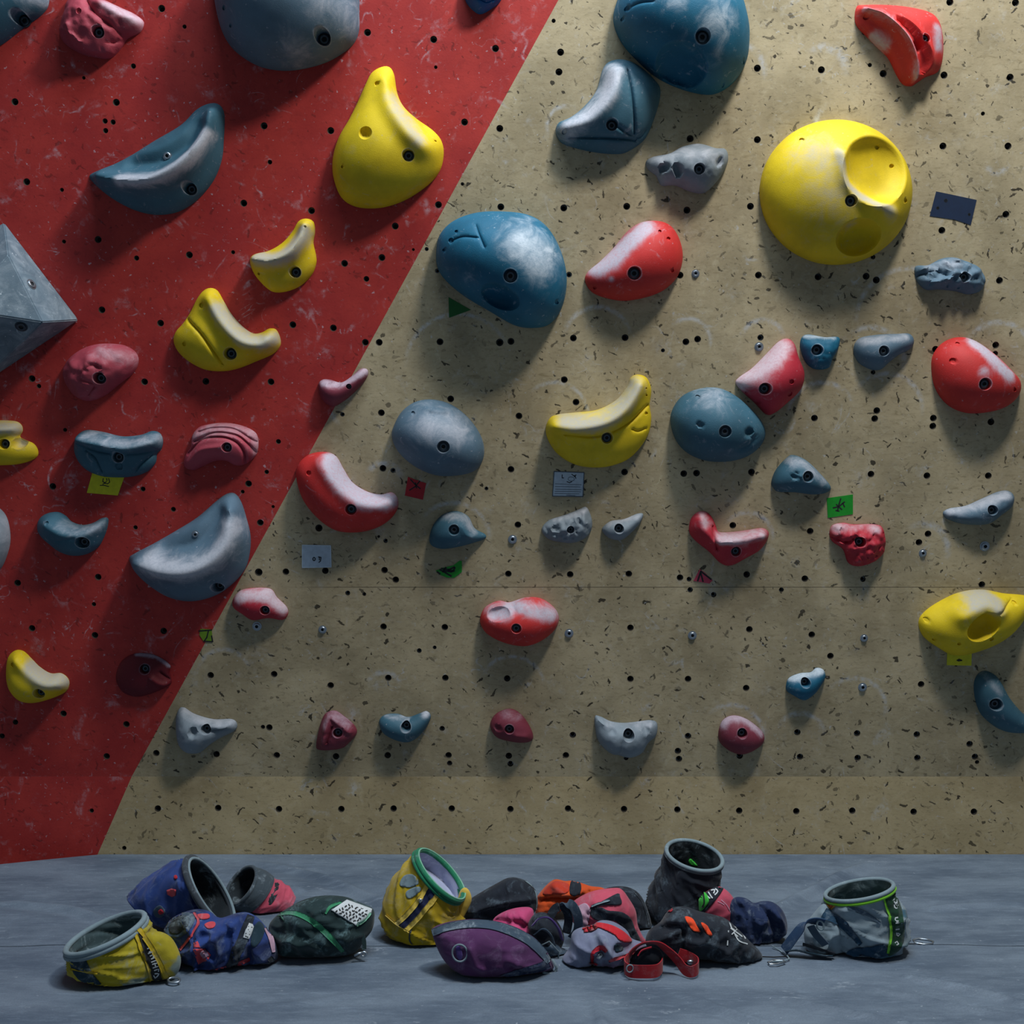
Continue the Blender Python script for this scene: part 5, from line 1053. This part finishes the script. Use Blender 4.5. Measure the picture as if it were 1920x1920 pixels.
decal('badge_centre', [(1123,1791),(1126,1788),(1128,1792),(1125,1794)], bv, K['ink'], e, off=.004)
decal('trim', band([(1142,1802),(1165,1794),(1192,1784)], [4,6,4]), bv, K['coral'], e, off=.002); decal('trim', [(1152,1772),(1162,1770),(1168,1780),(1155,1786)], bv, K['teal'], e, off=.002)
# 13 loops of webbing
P, s = ctx(0, 0, 2.86); e = thing('harness', base_of(1030, 2.86), 'black and violet webbing loops tangled between plum pouch and pink bag', 'harness')
h1 = pillow('padded_loop', [(990,1738),(998,1718),(1016,1711),(1035,1718),(1050,1735),(1058,1758),(1052,1778),(1040,1790),(1018,1786),(1000,1765)], P, s, 30, K['black'], e, seed=33, wr=.1, fold=.2, dd=0)
pillow('padded_loop', [(1005,1780),(1018,1764),(1036,1762),(1052,1776),(1062,1796),(1052,1812),(1035,1815),(1015,1800)], P, s, 26, K['slate'], e, seed=34, wr=.1, fold=.2, dd=-8)
ribbon('webbing', [P(998,1735,-36), P(1012,1722,-40), P(1030,1722,-44), P(1046,1740,-44), P(1054,1762,-38)], Vector((.3,-1,.5)), 10*s, K['violet'], e)
ribbon('webbing', [P(1002,1752,-36), P(1018,1742,-42), P(1032,1752,-42), P(1040,1772,-36)], Vector((.2,-1,.6)), 9*s, K['slate'], e)
ribbon('webbing', [P(1052,1705,-4), P(1062,1694,-12), P(1075,1700,-18), P(1084,1722,-20), P(1083,1745,-16), P(1072,1760,-10)], Vector((1,-.2,.3)), 17*s, K['slate'], e)
ribbon('webbing', [P(1030,1722,-8), P(1042,1703,-6), P(1058,1702,-10), P(1066,1722,-12), P(1062,1750,-10)], Vector((1,-.3,.2)), 16*s, K['black'], e)
tube('cord', [P(1010,1775,-40), P(1030,1765,-44), P(1048,1785,-42), P(1046,1805,-36)], 1.3*s, K['rimgrey'], e)
# 14 red belt
P, s = ctx(0, 0, 2.72); e = thing('belt', base_of(1240, 2.72), 'dark red and black webbing belt curling to the right in front of the heap', 'belt')
V_ = Vector((0, 0, 1))
ribbon('webbing', [P(1178,1798,10), P(1171,1811,-8), P(1180,1820,-30), P(1205,1822,-42), P(1232,1820,-34), P(1242,1808,-10), P(1232,1800,14)], V_, 24*s, K['redweb'], e)
ribbon('webbing', [P(1178,1808,-4), P(1185,1784,-6), P(1205,1769,-8), P(1232,1768,-8), P(1252,1782,-8), P(1270,1800,-10), P(1284,1818,-22), P(1297,1822,-30), P(1308,1816,-22), P(1308,1806,0), P(1292,1795,10), P(1272,1788,10)], [Vector((.2,-.6,.9)), Vector((-.3,-.8,.5)), Vector((0,-1,.6)), Vector((.3,-1,.6)), Vector((.4,-.8,.8)), Vector((.4,-.6,.9)), Vector((.1,-.1,1)), V_, V_, V_, V_, V_], 21*s, K['redweb'], e)
pillow('padding', [(1182,1804),(1188,1788),(1205,1776),(1228,1776),(1242,1788),(1244,1804),(1230,1812),(1200,1814)], P, s, 14, K['black'], e, seed=36, dd=0)
ribbon('stripe', [P(1196,1792,-17), P(1204,1782,-17), P(1222,1776,-16)], Vector((.2,-.6,.9)), 4*s, K['coraldk'], e)
flatring('snap', P, s, 1181, 1816, 6, 7, 1.2, K['rimgrey'], e, dd=-36, rot=20)
pillow('rivet', [(1288,1802),(1294,1799),(1300,1801),(1299,1807),(1291,1808)], P, s, 4, K['metal'], e, sp=2, dd=-6)
# 15 black bucket with grey rim
R15 = [(1302,1604,53,52,77,.48,0), (1295,1636,57,55,80,.42,4), (1286,1670,65,58,84,.34,6), (1280,1702,72,60,88,.32,6), (1280,1722,64,56,90,.33,6)]
e, P, s, b15, l15, r15 = openbag(R15, 3.06, 'black chalk bucket with a pale grey rim, standing tallest at the back', K['black'], K['rimgrey'], K['lining'], rimr=4, seed=40, fold=.10, wr=.04)
rim_tube((1301,1608,54.5,53.5,77,.48,1), P, s, 2.5, K['rimcoal'], e, name='rim_band')
bvl = bvh_of(l15); decal('green_tag', [(1291,1612),(1296,1610),(1308,1623),(1293,1620)], bvl, K['acid'], e, off=.002)
# 16 red and green wedge
P, s = ctx(0, 0, 2.95); e = thing('shoe_bag', base_of(1345, 2.95), 'pink wedge-shaped bag with a green and white printed corner, leaning on the black bucket', 'bag')
b16 = pillow('bag_body', [(1305,1728),(1312,1712),(1312,1685),(1325,1672),(1345,1663),(1358,1666),(1374,1682),(1386,1712),(1384,1728),(1365,1745),(1330,1748)], P, s, 26, K['pink'], e, seed=43, wr=.05, fold=.08)
bv = bvh_of(b16); decal('dark_corner', [(1311,1700),(1312,1686),(1325,1673),(1345,1663),(1356,1666),(1338,1692),(1312,1718)], bv, K['black'], e, off=.0015)
decal('green_print', [(1313,1678),(1322,1674),(1330,1690),(1314,1708)], bv, K['acid'], e, off=.003); decal('dark_stripe', band([(1320,1676),(1322,1692),(1318,1702)], 2.5), bv, K['ink'], e, off=.0042)
script_marks('lettering', [[(1328,1672),(1333,1680),(1336,1684)],[(1333,1669),(1340,1668),(1338,1675)],[(1341,1666),(1346,1671),(1340,1678)],[(1326,1680),(1331,1684)]], 2.4, bv, K['white'], e, off=.0045)
script_marks('stitching', [[(1352,1687),(1362,1696),(1368,1706)],[(1346,1690),(1358,1696)],[(1366,1702),(1372,1715)]], 1.2, bv, K['pale'], e, off=.0022)
# 17 black bag with orange stripes
P, s = ctx(0, 0, 2.81); e = thing('backpack', base_of(1320, 2.81), 'black bag with two neon orange stripes and a white logo', 'bag')
b17 = pillow('bag_body', [(1210,1765),(1218,1745),(1238,1732),(1248,1716),(1262,1703),(1288,1702),(1310,1710),(1338,1717),(1362,1724),(1384,1742),(1406,1765),(1428,1788),(1424,1804),(1395,1808),(1360,1808),(1330,1800),(1285,1797),(1245,1790),(1218,1780)], P, s, 58, K['black'], e, seed=46, wr=.1, fold=.13, folds=[([(1240,1736),(1272,1730),(1274,1785)],5,-.25), ([(1275,1750),(1330,1760),(1375,1790)],6,.14), ([(1250,1718),(1290,1716),(1310,1728)],5,.14)])
bv = bvh_of(b17)
decal('orange_stripe', [(1284,1720),(1297,1722),(1306,1734),(1313,1746),(1305,1747),(1296,1742)], bv, K['hot'], e); decal('orange_stripe', [(1314,1731),(1326,1736),(1335,1753),(1326,1752)], bv, K['hot'], e)
script_marks('logo', [[(1368,1728),(1372,1740),(1378,1745),(1372,1752)],[(1370,1740),(1384,1750),(1392,1756)],[(1376,1735),(1388,1742),(1398,1760)],[(1378,1752),(1386,1764),(1402,1770)],[(1366,1745),(1364,1772)],[(1382,1742),(1376,1748),(1384,1756)]], 2.2, bv, K['white'], e, off=.003)
decal('small_badge', [(1251,1708),(1257,1702),(1262,1706),(1258,1711)], bv, K['coraldk'], e)
# 18 navy bundle
P, s = ctx(0, 0, 2.93); e = thing('jacket', base_of(1425, 2.93), 'navy bundled cloth with knotted end and a thin cord, right end of the heap', 'clothing')
b18 = pillow('folded_body', [(1366,1700),(1378,1683),(1398,1684),(1415,1694),(1430,1690),(1450,1692),(1468,1708),(1476,1732),(1472,1752),(1456,1768),(1455,1790),(1438,1797),(1405,1792),(1380,1770),(1368,1735)], P, s, 32, K['navy'], e, seed=50, wr=.12, fold=.24, ws=1.3, folds=[([(1425,1700),(1440,1720),(1450,1755)],5,-.3), ([(1440,1698),(1458,1720),(1466,1745)],5,.3)])
tube('cord', [P(1448,1774,-44), P(1462,1782,-56), gv(1476,1794), gv(1480,1800), gv(1468,1805), gv(1448,1806)], 1.3*s, K['rimgrey'], e); tube('cord', [gv(1420,1796), gv(1450,1797), gv(1474,1796)], 1.2*s, K['ink'], e)
tube('clip', [gv(x, y, .004) for x, y in ((1440,1808),(1450,1804),(1468,1804),(1472,1807),(1458,1811),(1444,1811))], .0024, K['metal'], e, closed=True, n=8)
# 19 grey bucket at the right
R19 = [(1611,1669,63,58,104,.30,0), (1614,1694,69,60,103,.3,3), (1620,1727,75,64,100,.3,5), (1627,1758,72,61,96,.33,4), (1626,1777,64,54,92,.35,4)]
e, P, s, b19, l19, r19 = openbag(R19, 2.86, 'silver grey chalk bucket with a dark green lettered band, at the right end', K['greybag'], K['rimgrey'], K['lininggrey'], rimr=4, seed=55, fold=.12, wr=.04, ws=2.0)
rim_tube((1612,1675,65,60,104,.30,1), P, s, 3, K['lime'], e, name='rim_piping')
sd = pillow('side_fold', [(1508,1760),(1512,1735),(1528,1712),(1545,1695),(1562,1708),(1580,1750),(1592,1790),(1560,1797),(1520,1796)], P, s, 36, K['greybag'], e, dd=-4, seed=56, wr=.1, fold=.25)
bv = bvh_of(b19, sd)
decal('lettered_band', [(1656,1675),(1671,1664),(1684,1688),(1692,1715),(1695,1745),(1690,1775),(1672,1790),(1664,1788),(1668,1755),(1664,1712)], bv, K['forest'], e, off=.002)
decal('piping', band([(1653,1675),(1661,1700),(1668,1725),(1669,1755),(1664,1786)], [4,4,5,5,5]), bv, K['lime'], e, off=.0034)
decal('corner_print', [(1549,1694),(1570,1693),(1559,1706)], bv, K['amber'], e, off=.002); decal('corner_print', [(1552,1696),(1563,1696),(1558,1704)], bv, K['orange'], e, off=.003)
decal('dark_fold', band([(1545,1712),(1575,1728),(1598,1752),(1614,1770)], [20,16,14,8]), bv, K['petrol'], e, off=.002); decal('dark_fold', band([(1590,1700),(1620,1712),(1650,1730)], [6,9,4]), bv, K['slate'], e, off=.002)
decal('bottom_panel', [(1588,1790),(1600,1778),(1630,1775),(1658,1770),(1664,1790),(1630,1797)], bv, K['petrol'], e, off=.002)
script_marks('lettering', [ringpts(1679,1689,3.6,4, 10), ringpts(1681,1698,4,5, 10), [(1675,1688),(1684,1700)], [(1684,1720),(1679,1721),(1680,1727),(1685,1727)], [(1679,1731),(1686,1730),(1683,1735),(1687,1738)], [(1680,1743),(1686,1742)], [(1680,1750),(1688,1751),(1684,1755),(1681,1752)], [(1678,1768),(1682,1765),(1685,1770),(1681,1772)]], 2.4, bv, K['white'], e, off=.0046)
ribbon('strap', [P(1545,1730,-44), P(1525,1727,-44), P(1508,1734,-40), P(1490,1755,-34), P(1470,1782,-26)], Vector((.6,-.5,.6)), 20*s, K['denim'], e)
ribbon('strap', [P(1520,1736,-46), P(1530,1752,-46), P(1548,1772,-44)], Vector((.8,-.5,.4)), 15*s, K['slate'], e); flatring('buckle', P, s, 1538, 1735, 6, 9, 2, K['rimgrey'], e, dd=-47, rot=-15)
ribbon('strap', [P(1472,1784,-30), P(1495,1782,-34), P(1520,1788,-40), P(1560,1795,-44)], Vector((0,-.9,.5)), 14*s, K['teal'], e); ribbon('strap', [P(1505,1770,-30), P(1530,1778,-38), P(1565,1788,-42)], Vector((.1,-.8,.6)), 10*s, K['black'], e)
# 20 clip lying right of the grey bucket
P, s = ctx(0, 0, 2.885); e = thing('gear_clip', base_of(1725, 2.885), 'small metal clip with a thin cord on the mat, right of the grey bucket', 'clip')
tube('clip_frame', [gv(x, y) for x, y in ((1712,1765),(1722,1762),(1738,1764),(1750,1768),(1748,1772),(1732,1773),(1716,1770))], .0022, K['metal'], e, closed=True, n=8)
tube('cord', [gv(1695,1771,.002), gv(1712,1771,.002), gv(1730,1770,.0025)], .0012, K['ink'], e)
